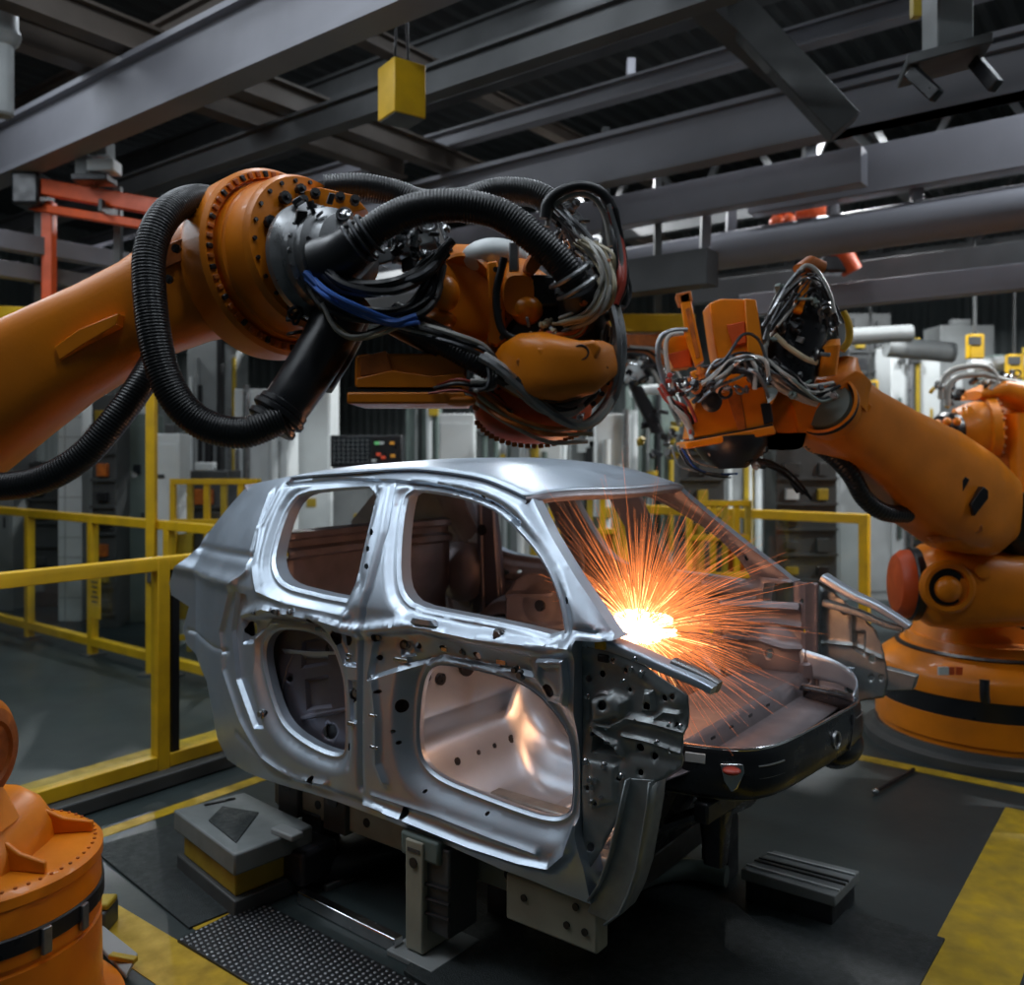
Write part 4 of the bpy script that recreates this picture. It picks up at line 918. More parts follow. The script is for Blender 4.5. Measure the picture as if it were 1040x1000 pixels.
cables([(782,370,4.72),(800,385,4.72),(825,400,4.74),(845,395,4.78)], 4.74, 12, 6, 1.8, ['black_rubber','grey_cable','machine_green','dark_metal'], R2, 42, .12)
clutter(815, 330, 4.74, 28, 38, 26, ['black_plastic','dark_metal','grey_metal','machine_green','black_plastic'], R2, 43, s0=4, s1=9)
clutter(825, 392, 4.74, 22, 12, 14, ['machine_green','dark_metal','grey_metal'], R2, 44, s0=3, s1=6)
clutter(848, 335, 4.8, 6, 8, 6, ['chrome_metal','grey_metal'], R2, 45, s0=2, s1=4)
MB().tube([P(856,316,4.95), P(862,330,4.95), P(862,345,4.95), P(855,356,4.95)], .02, 10).build('yellow_hook', 'yellow_paint', R2)
# welding head
Yh = 4.75
def blk(name, pl, Y, dep, m, bevel=.008): return MB().prism([P(x, y, Y) for x, y in pl], Vector((0.02, dep, 0))).build(name, m, R2, bevel=bevel)
blk('head_body', [(707,402),(776,392),(786,432),(700,446)], Yh, .30, 'orange_paint')
blk('head_lip', [(695,449),(786,432),(788,438),(788,441),(697,456)], Yh-.03, .36, 'orange_paint')
blk('lip_seam', [(704,446),(785,430),(786,433),(705,449)], Yh-.02, .3, 'black_plastic', .002)
blk('head_window', [(772,410),(782,409),(785,428),(776,431)], Yh-.012, .05, 'black_plastic', .003)
blk('head_rib', [(738,402),(752,400),(758,436),(750,438)], Yh-.014, .04, 'orange_worn', .004)
blk('upper_block', [(720,308),(732,303),(766,304),(772,350),(776,392),(735,398),(726,350)], Yh+.02, .26, 'orange_paint')
blk('upper_block_cover', [(738,330),(756,326),(758,348),(744,352)], Yh-.0, .05, 'red_orange_paint', .004)
blk('upper_block_face', [(756,303),(768,304),(775,350),(774,392),(762,390)], Yh-.03, .08, 'orange_paint', .006)
blk('slanted_plate', [(690,300),(700,296),(715,366),(706,372),(698,350)], Yh-.06, .10, 'orange_paint', .005)
blk('plate_slot', [(696,314),(700,312),(711,362),(707,364)], Yh-.066, .03, 'orange_worn', .002)
blk('plate_head', [(686,298),(702,295),(704,306),(690,309)], Yh-.06, .14, 'orange_worn', .006)
blk('side_box', [(674,338),(697,334),(702,352),(702,372),(684,374),(677,358)], Yh, .2, 'orange_paint')
blk('side_box_recess', [(677,360),(700,354),(702,372),(684,374)], Yh-.006, .04, 'red_orange_paint', .003)
blk('cross_arm', [(700,378),(742,362),(746,368),(706,388)], Yh-.10, .05, 'orange_paint', .006)
MB().lathe(P(722,408,Yh-.01), Vector((0,-1,-.1)), [(.05,-.02),(.055,.02),(.04,.03),(.02,.03)], 20).build('head_knob', 'dark_metal', R2)
tubepx('grey_hose', [(698,335),(684,336),(672,342),(668,358),(672,380),(678,398)], Yh-.05, 3, 'grey_metal', R2)
tubepx('grey_hose', [(694,338),(680,341),(676,352),(678,372),(683,395)], Yh-.06, 2.4, 'grey_cable', R2)
cables([(705,396,Yh-.1),(722,382,Yh-.14),(742,366,Yh-.15),(764,366,Yh-.14),(772,388,Yh-.1)], Yh-.1, 16, 7, 2.0, ['grey_cable','chrome_metal','grey_metal','dark_metal','black_rubber'], R2, 46, .12)
cables([(678,396,Yh-.04),(688,410,Yh-.04),(700,420,Yh-.04),(706,436,Yh-.02)], Yh, 8, 5, 2.0, ['grey_cable','black_rubber','red_cable'], R2, 47, .12)
clutter(735, 385, Yh-.10, 32, 14, 26, MET+['orange_worn'], R2, 48, s0=3, s1=8)
clutter(690, 385, Yh-.04, 12, 18, 14, MET+['red_cable'], R2, 49, s0=3, s1=7)
clutter(745, 460, Yh+.12, 34, 14, 26, ['dark_metal','black_plastic','red_cable','black_plastic','grey_cable'], R2, 50, s0=3, s1=8)
MB().lathe(P(742,446,Yh+.15), Vector((.05,0,-1)), [(.20,-.02),(.20,.03),(.16,.10),(.08,.16)], 36).build('head_underside', 'black_plastic', R2)
cables([(690,452,Yh+.05),(700,470,Yh+.05),(720,478,Yh+.1),(742,480,Yh+.15)], Yh+.1, 5, 3, 1.3, ['blue_cable','grey_cable','black_rubber'], R2, 51, .12)
cables([(724,470,Yh+.2),(760,468,Yh+.3),(790,476,Yh+.4),(815,500,Yh+.5)], Yh+.3, 5, 5, 1.5, ['black_rubber','dark_metal'], R2, 52, .2)
tubepx('ribbed_hose', [(822,446,5.2),(845,462,5.2),(864,482,5.2),(878,506,5.25),(898,520,5.3),(922,522,5.4)], 5.25, 9.5, 'black_rubber', R2, corr=.05, step=.006)
# ---------------------------------------------------------------- third robot, far right
B3 = Vector((P(1018,440,8.2).x, 8.2, 0))
R3 = root('industrial_robot', B3, 'farther orange robot at the right edge, showing behind the right robot arm', 'robot', 'orange welding robots')
b = B3
MB().lathe(b, ZD, [(.6,0),(.6,.1),(.5,.12),(.48,.6),(.40,.75)], 40).build('base', 'orange_paint', R3)
MB().loft([(b+ZD*.7, Vector((1,0,0)), Vector((0,1,0)), .4,.35), (b+ZD*1.2+Vector((.12,0,0)), Vector((1,0,0)), Vector((0,1,0)), .32,.3), (b+ZD*1.9+Vector((.16,0,0)), Vector((1,0,0)), Vector((0,1,0)), .3,.28), (P(1040,400,8.2), Vector((1,0,0)), Vector((0,1,0)), .22,.25)], 28, 3.2).build('lower_arm', 'orange_paint', R3)
MB().lathe(P(985,437,7.9), Vector((1,-.25,.05)), [(.13,-.16),(.20,-.12),(.24,-.02),(.26,.05),(.25,.12),(.28,.13),(.28,.20),(.24,.22)], 40).build('shoulder_joint', 'orange_paint', R3)
MB().bolts(P(985,437,7.9)+Vector((1,-.25,.05)).normalized()*.22, Vector((-1,.25,-.05)), .262, 20, .02, .02).build('bolt_ring', 'orange_worn', R3)
MB().lathe(P(964,437,7.85), Vector((-1,-.35,0)), [(.16,-.05),(.16,.06),(.13,.1),(.10,.1),(.09,.2),(.05,.2)], 30).build('motor', 'black_plastic', R3)
for x, y in ((952,430),(962,428),(972,428),(956,442)): MB().ell(P(x, y, 7.6), .035,.035,.035).build('bolt_cap', 'orange_paint', R3)
MB().loft([(P(985,402,8.0), Vector((0,1,0)), ZD, .2,.04), (P(1010,396,7.95), Vector((0,1,0)), ZD, .22,.09), (P(1042,404,7.95), Vector((0,1,0)), ZD, .22,.14)], 24, 3).build('arm_cover', 'orange_paint', R3)
MB().loft([(P(1030,420,7.75), Vector((0,1,0)), Vector((1,0,0)), .16,.06), (P(1032,470,7.75), Vector((0,1,0)), Vector((1,0,0)), .16,.08), (P(1034,515,7.75), Vector((0,1,0)), Vector((1,0,0)), .16,.08)], 20, 3.5).build('side_link', 'orange_paint', R3)
for q in ([(955,405),(958,385),(972,374),(1000,372),(1012,384),(1006,396)], [(962,412),(964,392),(976,382),(1002,380)], [(1000,380),(1020,386),(1040,390)], [(1004,386),(1022,392),(1042,394)]): tubepx('loop_hose', q, 7.8, 3, 'grey_cable', R3)
clutter(966, 395, 7.85, 14, 14, 18, ['grey_metal','dark_metal','chrome_metal','black_plastic'], R3, 61, s0=3, s1=7)
clutter(1000, 384, 7.9, 34, 8, 14, ['grey_cable','dark_metal','black_plastic'], R3, 62, s0=3, s1=6)
MB().torus(P(954,405,7.9), Vector((.3,-1,0)), .11, .018, 24, 8, 0.5, 3.9).build('yellow_hook', 'yellow_paint', R3)
MB().loft(arm_secs([(985,470,7.9,30),(1010,490,7.9,34),(1040,520,7.9,36)], .2), 20, 3).build('rear_casting', 'orange_worn', R3)
# ================================================================ HALL: shell, floor, beams
def fl_mat():
    m = mat('floor_coat', (0.030, 0.044, 0.045), 0.46, 0, 0.5, 1.3, 0.10, 0.10, 18, base2=(0.014, 0.021, 0.022), detail=9)
    return m
fl_mat()
mat('floor_mat', (0.018, 0.026, 0.027), 0.55, 0, 0.4, 30, 0.1, 0.5, 160)
mat('wall_panel', (0.11, 0.13, 0.13), 0.7, 0, 0.35, 0.7, 0.08, 0.06, 10)
mat('deck', (0.022, 0.026, 0.028), 0.8, 0, 0.3, 1.0)
def struct(name, mb, m, **k):
    o = mb.build(name, m, None, **k); o['kind'] = 'structure'; return o
def HC_(u, w, z): return P0+FD*u+TD*w+ZD*z       # hall coordinates share the car's axes
U0, U1, W0, W1, ZT = -20.0, 9.0, -7.0, 17.0, 7.6
AXH = (FD, TD, ZD)
struct('floor', MB().box(HC_((U0+U1)/2, (W0+W1)/2, -.1), (U1-U0+.6, W1-W0+.6, .2), AXH), 'floor_coat', smooth=False)
def corr_wall(a, b, z0, z1, th, n):
    mb = MB(); a = Vector(a); b = Vector(b); d = (b-a); L = d.length; d.normalize(); nrm = d.cross(ZD); rows = [[], []]
    for i in range(n*4+1):
        o = (0, .06, .06, 0)[i % 4]; p = a+d*(L*i/(n*4))+nrm*o
        rows[0].append(p+ZD*z0); rows[1].append(p+ZD*z1)
    mb.grid(rows); return mb
struct('wall_back', corr_wall(HC_(U0, W1, 0), HC_(U1, W1, 0), 0, ZT, .1, 90), 'wall_panel', solid=.08, smooth=False)
struct('wall_left', corr_wall(HC_(U0, W0, 0), HC_(U0, W1, 0), 0, ZT, .1, 75), 'wall_panel', solid=.08, smooth=False)
struct('wall_right', corr_wall(HC_(U1, W1, 0), HC_(U1, W0, 0), 0, ZT, .1, 75), 'wall_panel', solid=.08, smooth=False)
struct('wall_front', corr_wall(HC_(U1, W0, 0), HC_(U0, W0, 0), 0, ZT, .1, 90), 'wall_panel', solid=.08, smooth=False)
rows = []
mbc = MB(); n = 100; rr_ = [[], []]
for i in range(n*4+1):
    o = (0, .08, .08, 0)[i % 4]; u = U0+(U1-U0)*i/(n*4); rr_[0].append(HC_(u, W0, ZT+o)); rr_[1].append(HC_(u, W1, ZT+o))
struct('ceiling', mbc.grid(rr_), 'deck', solid=.05, smooth=False)
def ray_z(x, y, z):
    Y = (z-EYE)*FPX/(HY-y); return Vector(((x-CX)/FPX*Y, Y, z))
def ibeam(a, b, h, wd, tf=.03):
    mb = MB(); a = Vector(a); b = Vector(b)
    mb.bar(a+ZD*tf/2, b+ZD*tf/2, wd, tf); mb.bar(a+ZD*(h-tf/2), b+ZD*(h-tf/2), wd, tf); mb.bar(a+ZD*h/2, b+ZD*h/2, wd*.35, h-2*tf+.002)
    return mb
BN = 0
def beam(x, y, z, d, back, fwd, h, wd, m, label, cat='beam', group=None, name='steel_girder', style='I', tf=.04):
    p = ray_z(x, y, z); a = p-d*back; b_ = p+d*fwd
    mb = ibeam(a, b_, h, wd, tf) if style == 'I' else (MB().bar(a+ZD*h/2, b_+ZD*h/2, wd, h) if style == 'box' else MB().tube([a+ZD*h/2, b_+ZD*h/2], h/2, 20, sm=False))
    o = mb.build(name, m, None, bevel=.006 if style == 'box' else 0); return tag(o, label, cat, group)
ov = 'overhead steelwork'
beam(220, 92, 4.9, FD, 9, 8, .56, .24, 'beam_grey', 'broad pale grey girder across the upper left, the yellow box hanging past its end', group=ov, style='I', tf=.05)
beam(690, 172, 4.95, FD, 14, 3.1, .52, .24, 'beam_grey', 'pale grey girder running from above the big hose to the dark brace at upper right', group=ov, tf=.05)
beam(900, 127, 4.95, FD, 0.5, 5, .42, .24, 'beam_grey', 'grey girder at upper right below the hanging bracket', group=ov, tf=.05)
beam(690, 221, 4.6, FD, 7, 1.9, .34, .2, 'beam_grey', 'slim grey beam below the dark brace, left of the far orange gripper', group=ov, style='box')
beam(900, 196, 4.6, FD, 1.35, 6, .46, .22, 'beam_grey', 'deep pale beam crossing the upper right over the far orange gripper', group=ov, style='box')
beam(820, 262, 4.1, FD, 9, 7, .40, .4, 'beam_grey', 'round silver air duct passing in front of the far orange gripper', cat='duct', name='air_duct', style='tube')
beam(940, 304, 3.7, FD, 2.0, 6, .25, .2, 'beam_grey', 'lowest pale beam at right, just above the third robot', group=ov, style='box')
beam(940, 283, 4.1, FD, 3, 6, .28, .2, 'beam_dark', 'dull grey beam at right between the silver duct and the lowest pale beam', group=ov, style='box')
beam(640, 300, 3.7, FD, 12, .9, .34, .26, 'beam_dark', 'dull grey beam behind the loop of hoses on the left robot head', group=ov, style='box')
beam(503, 137, 5.79, FD, 10, 9, .20, .16, 'beam_grey', 'thin light truss chord above the pale girder in the middle', group=ov, tf=.03)
beam(560, 70, 6.2, FD, 10, 9, .34, .2, 'beam_dark', 'dark roof purlin right of the yellow hanging box', group=ov, tf=.04)
beam(560, 25, 6.8, FD, 10, 9, .34, .2, 'beam_dark', 'topmost dark roof purlin at top centre', group=ov, tf=.04)
beam(300, 145, 5.2, FD, 12, 8, .26, .16, 'beam_dark', 'dark beam below the broad grey girder, above the big orange joint', group=ov, tf=.03)
beam(170, 60, 6.0, FD, 10, 6, .36, .2, 'beam_brown', 'brownish upper beam above the broad grey girder at left', group=ov, tf=.04)
beam(60, 62, 5.5, TD, 7, 4.2, .26, .2, 'beam_brown', 'brown crossbeam at top left meeting the broad grey girder', group=ov, tf=.03)
beam(60, 20, 6.56, TD, 7, 6, .26, .2, 'beam_brown', 'upper brown crossbeam in the top left corner', group=ov, tf=.03)
beam(330, 128, 5.5, TD, 4.5, 9, .26, .2, 'beam_brown', 'brown crossbeam passing left of and under the yellow hanging box', group=ov, tf=.03)
beam(400, 60, 6.56, TD, 5, 9, .2, .18, 'beam_brown', 'thin crossbeam behind the yellow hanging box', group=ov, tf=.03)
beam(60, 263, 4.1, TD, 6, 4.0, .18, .16, 'beam_grey', 'pale conduit rail behind the orange post, upper of two', group=ov, style='box')
beam(60, 290, 3.85, TD, 6, 4.0, .16, .16, 'beam_grey', 'pale conduit rail behind the orange post, lower of two', group=ov, style='box')
beam(760, 55, 5.48, TD, 6, 7, .24, .2, 'beam_dark', 'dark crossbeam slanting down toward the dark brace at upper right', group=ov, tf=.03)
a = P(728, -10, 7.2); b_ = P(858, 130, 7.0)
tag(MB().bar(a, b_, .20, .26).build('diagonal_brace', 'machine_dark', None, bevel=.01), 'dark diagonal brace in front of the pale girders at upper right', 'brace')
for i, (x, y0, y1, z0, Yq) in enumerate(((640, 95, 60, 0, 10.5), (716, 260, 216, 0, 9.4), (742, 250, 214, 0, 9.6), (845, 232, 200, 0, 9), (930, 222, 190, 0, 8.4))):
    tag(MB().bar(P(x, y0, Yq), P(x+1, y1, Yq), .10, .10).build('hanger_post', 'beam_grey', None, bevel=.008), ('short grey hanger post under the thin truss chord', 'short pale hanger post under the slim grey beam, left one', 'short pale hanger post under the slim grey beam, right one', 'pale hanger post between duct and deep beam, behind the far gripper', 'pale hanger post between duct and deep beam, near the right edge')[i], 'post')
# roof trusses far behind, dark
for i, w in enumerate((9.0, 13.0)):
    t = root('roof_truss', HC_(-6, w, 5.4), ('dark lattice truss deep in the hall, nearer of two', 'dark lattice truss deep in the hall, farther of two')[i], 'truss', ov)
    MB().bar(HC_(-19, w, 5.4), HC_(8, w, 5.4), .14, .14).build('chord', 'beam_dark', t); MB().bar(HC_(-19, w, 6.8), HC_(8, w, 6.8), .14, .14).build('chord', 'beam_dark', t)
    for k_ in range(18):
        u = -19+k_*1.5; MB().bar(HC_(u, w, 5.4), HC_(u+.75, w, 6.8), .08, .08).build('web_bar', 'beam_dark', t); MB().bar(HC_(u+.75, w, 6.8), HC_(u+1.5, w, 5.4), .08, .08).build('web_bar', 'beam_dark', t)
# ---------------------------------------------------------------- hung equipment
yb = P(408, 95, 6.0)
t = root('counterweight_box', P(408, 125, 6.0), 'yellow box hanging on two dark cables from the roof', 'hanging box')
rz = 0.62; X_ = Vector((math.cos(rz), math.sin(rz), 0)); Y_ = Vector((-math.sin(rz), math.cos(rz), 0))
MB().box(yb, (.24, .24, .36), (X_, Y_, ZD)).build('box', 'yellow_paint', t, bevel=.008)
MB().box(yb-ZD*.183, (.22,.22,.01), (X_, Y_, ZD)).build('underside_plate', 'machine_dark', t)
for s_ in (-1, 1):
    q = yb+X_*.05*s_+ZD*.18; MB().tube([q, q+ZD*.6, q+ZD*2.2+X_*.1*s_], .010, 8).build('cable', 'black_rubber', t); MB().box(q+ZD*.02, (.05,.05,.05)).build('shackle', 'dark_metal', t, bevel=.006)
t = root('sensor_unit', P(95, 186, 8.6), 'grey camera unit hanging under the broad girder above the orange frame', 'sensor')
MB().box(P(98, 152, 8.6), (.28,.2,.16)).build('bracket', 'machine_grey', t, bevel=.01); MB().box(P(86, 168, 8.55), (.12,.16,.26)).build('post', 'machine_grey', t, bevel=.01)
MB().box(P(106, 170, 8.5), (.26,.2,.12)).build('housing', 'machine_white', t, bevel=.015); MB().box(P(96, 183, 8.5), (.34,.24,.06)).build('lens_hood', 'black_plastic', t, bevel=.01)
MB().tube([P(50,100,8.4), P(68,118,8.4), P(80,132,8.4), P(87,148,8.5)], .02, 8).build('cable', 'black_rubber', t)
Yg = 9.0
t = root('gantry_frame', P(50, 312, Yg), 'orange red square-tube frame with black end cap standing on the left crane beam', 'gantry')
MB().bar(P(30, 188, Yg), P(190, 216, Yg-.6), .16, .15).build('top_rail', 'red_orange_paint', t, bevel=.01)
MB().bar(P(34, 210, Yg+.05), P(190, 236, Yg-.6), .14, .08).build('lower_rail', 'red_orange_paint', t, bevel=.01)
MB().box(P(34, 195, Yg-.02), (.28, .34, .33)).build('end_cap', 'black_plastic', t, bevel=.03)
MB().bar(P(110, 207, Yg-.3), P(110, 219, Yg-.3), .35, .035).build('rail_web', 'machine_dark', t)
p = P(50, 205, Yg); MB().bar(p, P(50, 311, Yg), .11, .11).build('post', 'red_orange_paint', t, bevel=.01)
p = P(188, 236, Yg-.55); MB().bar(p, P(188, 322, Yg-.5), .11, .11).build('post', 'red_orange_paint', t, bevel=.01)
t = root('ventilation_pipe', P(3, 115, 7.0), 'vertical grey vent pipe with flared top in the upper left corner', 'pipe')
MB().lathe(P(2, 118, 7), ZD, [(.07,0),(.085,.02),(.085,.55),(.12,.58),(.14,.64),(.12,.7),(.08,1.8)], 24).build('pipe', 'machine_grey', t)
t = root('hoist_column', P(962, 60, 6.0), 'speckled grey hoist column with dark claw bracket at the top right', 'hoist')
MB().bar(P(962, 56, 6.0), P(962, -60, 6.0), .24, .24).build('column', 'machine_grey', t, bevel=.012)
MB().box(P(958, 62, 5.95), (.52, .40, .07), (Vector((.95,-.25,.18)).normalized(), Vector((.25,.95,0)).normalized(), ZD)).build('bracket_plate', 'machine_dark', t, bevel=.01)
for x0, y0, x1, y1 in ((925,72,952,98),(990,62,1012,88)): MB().bar(P(x0, y0, 5.9), P(x1, y1, 5.75), .07, .09).build('claw', 'black_plastic', t, bevel=.012)
MB().box(P(930, 4, 6.4), (.06,.06,.2)).build('marker', 'yellow_dull', t)
t = root('gripper_arm', P(830, 285, 9.6), 'small orange gripper arm far off among the beams at upper right', 'gripper')
MB().tube([P(808,212,9.6), P(826,211,9.55), P(838,222,9.5), P(848,246,9.5), P(858,262,9.5), P(866,276,9.5)], .11, 14).build('arm', 'red_orange_paint', t)
for x, y in ((791,213),(790,226),(800,224)): MB().ell(P(x, y, 9.5), .09,.09,.085).build('finger', 'red_orange_paint', t)
MB().box(P(800, 208, 9.55), (.26,.2,.10)).build('wrist', 'dark_metal', t, bevel=.02); MB().box(P(848, 270, 9.55), (.34,.25,.18)).build('housing', 'black_plastic', t, bevel=.03)
MB().bar(P(822,205,9.6), P(822,150,9.6), .12, .12).build('drop_post', 'dark_metal', t)
# yellow crane beams
t = root('crane_beam', P(650, 350, 9.5), 'orange yellow crane beam with lower rails behind the left robot head', 'crane beam')
MB().bar(P(596, 329, 9.5), P(705, 329, 9.4), .2, .19).build('top_beam', 'yellow_paint', t, bevel=.012)
MB().bar(P(598, 347, 9.5), P(700, 346, 9.4), .2, .13).build('mid_rail', 'orange_worn', t, bevel=.012); MB().bar(P(600, 364, 9.5), P(690, 364, 9.4), .2, .16).build('lower_rail', 'orange_worn', t, bevel=.012)
for x in (615, 668): MB().bar(P(x, 338, 9.7), P(x, 130, 9.7), .08, .08).build('hanger', 'machine_dark', t)
t = root('crane_beam', P(20, 325, 9.0), 'yellow crane beam at the left edge behind the robot forearm', 'crane beam')
MB().bar(P(-60, 318, 9.0), P(200, 329, 8.5), .3, .16).build('top_beam', 'yellow_paint', t, bevel=.012); MB().bar(P(-60, 332, 9.05), P(200, 341, 8.55), .2, .08).build('lower_rail', 'machine_dark', t, bevel=.01)
for x in (40, 120): MB().bar(P(x, 320, 9.1), P(x, 190, 9.1), .07, .07).build('hanger', 'machine_dark', t)
# ---------------------------------------------------------------- safety fences
m = bpy.data.materials.new('clear_sheet'); m.use_nodes = True; nt = m.node_tree; nt.nodes.clear()
o_ = nt.nodes.new('ShaderNodeOutputMaterial'); mx = nt.nodes.new('ShaderNodeMixShader'); tr = nt.nodes.new('ShaderNodeBsdfTransparent'); gl = nt.nodes.new('ShaderNodeBsdfGlossy'); SC.cycles.transparent_max_bounces = 32
tr.inputs['Color'].default_value = (.93, .955, .95, 1); gl.inputs['Roughness'].default_value = .08; mx.inputs[0].default_value = .05
nt.links.new(tr.outputs[0], mx.inputs[1]); nt.links.new(gl.outputs[0], mx.inputs[2]); nt.links.new(mx.outputs[0], o_.inputs[0]); MATS['clear_sheet'] = m
def fence(label, pts_, h, tube_, m_, group='yellow safety fences', pane=True, z0=.10, mid=False):
    t = root('safety_fence', pts_[0], label, 'fence', group)
    for i, p in enumerate(pts_):
        p = Vector((p.x, p.y, 0)); d = (pts_[min(i+1, len(pts_)-1)]-pts_[max(i-1, 0)]).normalized(); n_ = ZD.cross(d)
        MB().box(p+ZD*h/2, (tube_, tube_, h), (d, n_, ZD)).build('post', m_, t, bevel=.006)
        MB().box(p+ZD*.008, (tube_*2.4, tube_*2.4, .016), (d, n_, ZD)).build('foot_plate', 'machine_dark', t)
        if i:
            q = pts_[i-1]; q = Vector((q.x, q.y, 0)); dd = (p-q).normalized(); nn_ = ZD.cross(dd); a = q+dd*tube_/2; b = p-dd*tube_/2
            MB().bar(a+ZD*(h-tube_/2), b+ZD*(h-tube_/2), tube_, tube_).build('top_rail', m_, t, bevel=.005)
            MB().bar(a+ZD*(z0+tube_/2), b+ZD*(z0+tube_/2), tube_, tube_).build('bottom_rail', m_, t, bevel=.005)
            if mid: MB().bar(a+ZD*h*.55, b+ZD*h*.55, tube_*.7, tube_*.7).build('mid_rail', m_, t, bevel=.005)
            if pane: MB().box((a+b)/2+ZD*(h+z0)/2, ((b-a).length, .008, h-z0-2*tube_), (dd, nn_, ZD)).build('clear_panel', 'clear_sheet', t)
    return t
c = P(163, 790, 5.64); c.z = 0
NF = fence('nearest yellow safety fence with clear panels, beside the car rear at left', [c-TD*3.2, c-TD*1.6, c, c+TD*1.6, c+TD*3.2], 1.44, .085, 'yellow_paint')
MB().box(c+TD*.09+ZD*.76-FD*.0, (.06,.05,1.3), AXH).build('black_seal', 'black_rubber', NF)
MB().bar(c-TD*3.2+ZD*.05+FD*.06, c+TD*3.2+ZD*.05+FD*.06, .14, .09).build('floor_channel', 'machine_dark', NF, bevel=.01)
c = P(30, 640, 10.1); c.z = 0
F2 = fence('second yellow fence with clear panels, in front of the white column at left', [c-FD*2.86, c-FD*1.43, c, c+FD*1.43, c+FD*2.86, c+FD*4.3], 1.46, .085, 'yellow_paint', mid=False)
MB().box(c+FD*1.6+ZD*.62+FD*.0-TD*.06, (.20,.012,.42), AXH).build('warning_board', 'yellow_paint', F2, bevel=.003, label='yellow notice board')
for k_ in range(5): MB().box(c+FD*1.6+ZD*(.78-.05*k_)-TD*.07, (.13-.02*(k_ % 3),.006,.014), AXH).build('board_mark', 'machine_dark', F2)
c = P(30, 640, 14.6); c.z = 0
fence('farthest yellow fence at left, dull and small beyond the white column', [c-FD*1.6, c, c+FD*1.6], 1.46, .09, 'yellow_dull', mid=True)
c = P(878, 620, 9.3); c.z = 0
fence('yellow fence beyond the car front, left of the right robot base', [c-FD*2.9, c-FD*1.45, c], 1.46, .10, 'yellow_paint')
p = P(154, 590, 8.4); t = root('tall_post', (p.x, p.y, 0), 'tall yellow steel post behind the near fence, left of the car', 'post')
MB().box(Vector((p.x, p.y, 1.5)), (.085,.085,3.0)).build('post', 'yellow_paint', t, bevel=.006); MB().box(Vector((p.x, p.y, .01)), (.2,.2,.02)).build('foot_plate', 'machine_dark', t); MB().box(Vector((p.x+.03, p.y-.06, .95)), (.09,.06,.14)).build('switch_box', 'machine_dark', t, bevel=.01)
# ---------------------------------------------------------------- floor markings and mats
def slab(name, a, d, L, wd, th, m_, label, cat, group=None, z=0.0, side=0):
    n_ = ZD.cross(d); o = MB().box(Vector(a)+d*L/2+n_*side*wd/2+ZD*(z+th/2), (L, wd, th), (d, n_, ZD)).build(name, m_, None, smooth=False); return tag(o, label, cat, group)
g = 'yellow floor lines'
slab('floor_line', G(60, 862), TD, 4.0, .10, .003, 'yellow_floor', 'thin yellow floor line beside the grey platform at left', 'floor line', g)
slab('floor_line', G(88, 925)-FD*.6, FD, 2.6, .23, .003, 'yellow_floor', 'wide worn yellow floor line between the left robot base and the studded mat', 'floor line', g)
slab('floor_line', G(196, 943), TD, .42, .05, .003, 'yellow_floor', 'short narrow yellow line between ribbed mat and studded mat', 'floor line', g)
slab('floor_line', G(130, 778)-TD*2.5, TD, 6.0, .42, .003, 'yellow_floor', 'broad yellow floor band seen through the near fence panels', 'floor line', g)
slab('floor_line', G(868, 768)-FD*.15, FD, 4.5, .11, .003, 'yellow_floor', 'straight yellow floor line in front of the right robot base', 'floor line', g)
slab('floor_line', G(985, 990)-TD*2.4, TD, 4.4, .34, .003, 'yellow_floor', 'wide yellow floor stripe in the lower right corner', 'floor line', g)
def quad_slab(name, pl, th, m_, label, cat, z=0.0, group=None):
    o = MB().prism([G(x, y)+ZD*z for x, y in pl], ZD*th).build(name, m_, None, smooth=False, bevel=.003); return tag(o, label, cat, group)
quad_slab('rubber_mat', [(92,862),(176,838),(262,915),(192,944)], .012, 'floor_mat', 'dark green ribbed rubber mat under the grey platform', 'mat')
a4 = [(180,957),(262,916),(428,1003),(350,1060)]
sm_ = root('studded_mat', G(300, 985), 'black mat covered in shiny round studs at lower left', 'mat')
MB().prism([G(x, y) for x, y in a4], ZD*.014).build('mat_sheet', 'black_rubber', sm_, bevel=.003)
A, B_, C_, D_ = [G(x, y) for x, y in a4]; mb = MB()
for i in range(34):
    for j in range(17):
        s_, q = (i+.5)/34, (j+.5+(.5 if i % 2 else 0)*.9)/17.5
        p = (A.lerp(D_, s_)).lerp(B_.lerp(C_, s_), q)+ZD*.0135
        mb.lathe(p, ZD, [(.0085,0),(.0075,.003),(.003,.005)], 6)
mb.build('mat_studs', 'grey_metal', sm_, weld=False, kind='stuff')
a = G(306, 916); b_ = G(405, 966)
tag(MB().bar(a+ZD*.03, b_+ZD*.03, .05, .06).build('guide_rail', 'chrome_metal', None, bevel=.006), 'bright steel guide rail on the floor beside the studded mat', 'rail')
a = G(330, 905); b_ = G(402, 872)
tag(MB().bar(a+ZD*.015, b_+ZD*.015, .03, .03).build('edge_strip', 'grey_metal', None, bevel=.004), 'thin steel edge strip on the floor under the car sill', 'strip')
quad_slab('floor_plate', [(410,990),(470,915),(640,880),(720,895),(840,1010),(560,1080)], .02, 'floor_mat', 'black raised floor plate under the car at bottom centre', 'floor plate')
a = G(640, 905); b_ = G(748, 898)
tag(MB().tube([G(600,940)+ZD*.07, G(655,905)+ZD*.07, G(700,897)+ZD*.07, G(738,905)+ZD*.07], .05, 12).build('floor_pipe', 'machine_green', None), 'dull green floor pipe curving below the car front', 'pipe')
quad_slab('ribbed_mat', [(735,935),(860,925),(960,955),(930,1010),(790,1010)], .012, 'floor_mat', 'dark mat on the floor left of the wide yellow stripe', 'mat')
t = root('floor_rod', G(890, 807), 'thin dark rod lying on the floor beyond the metal step', 'rod')
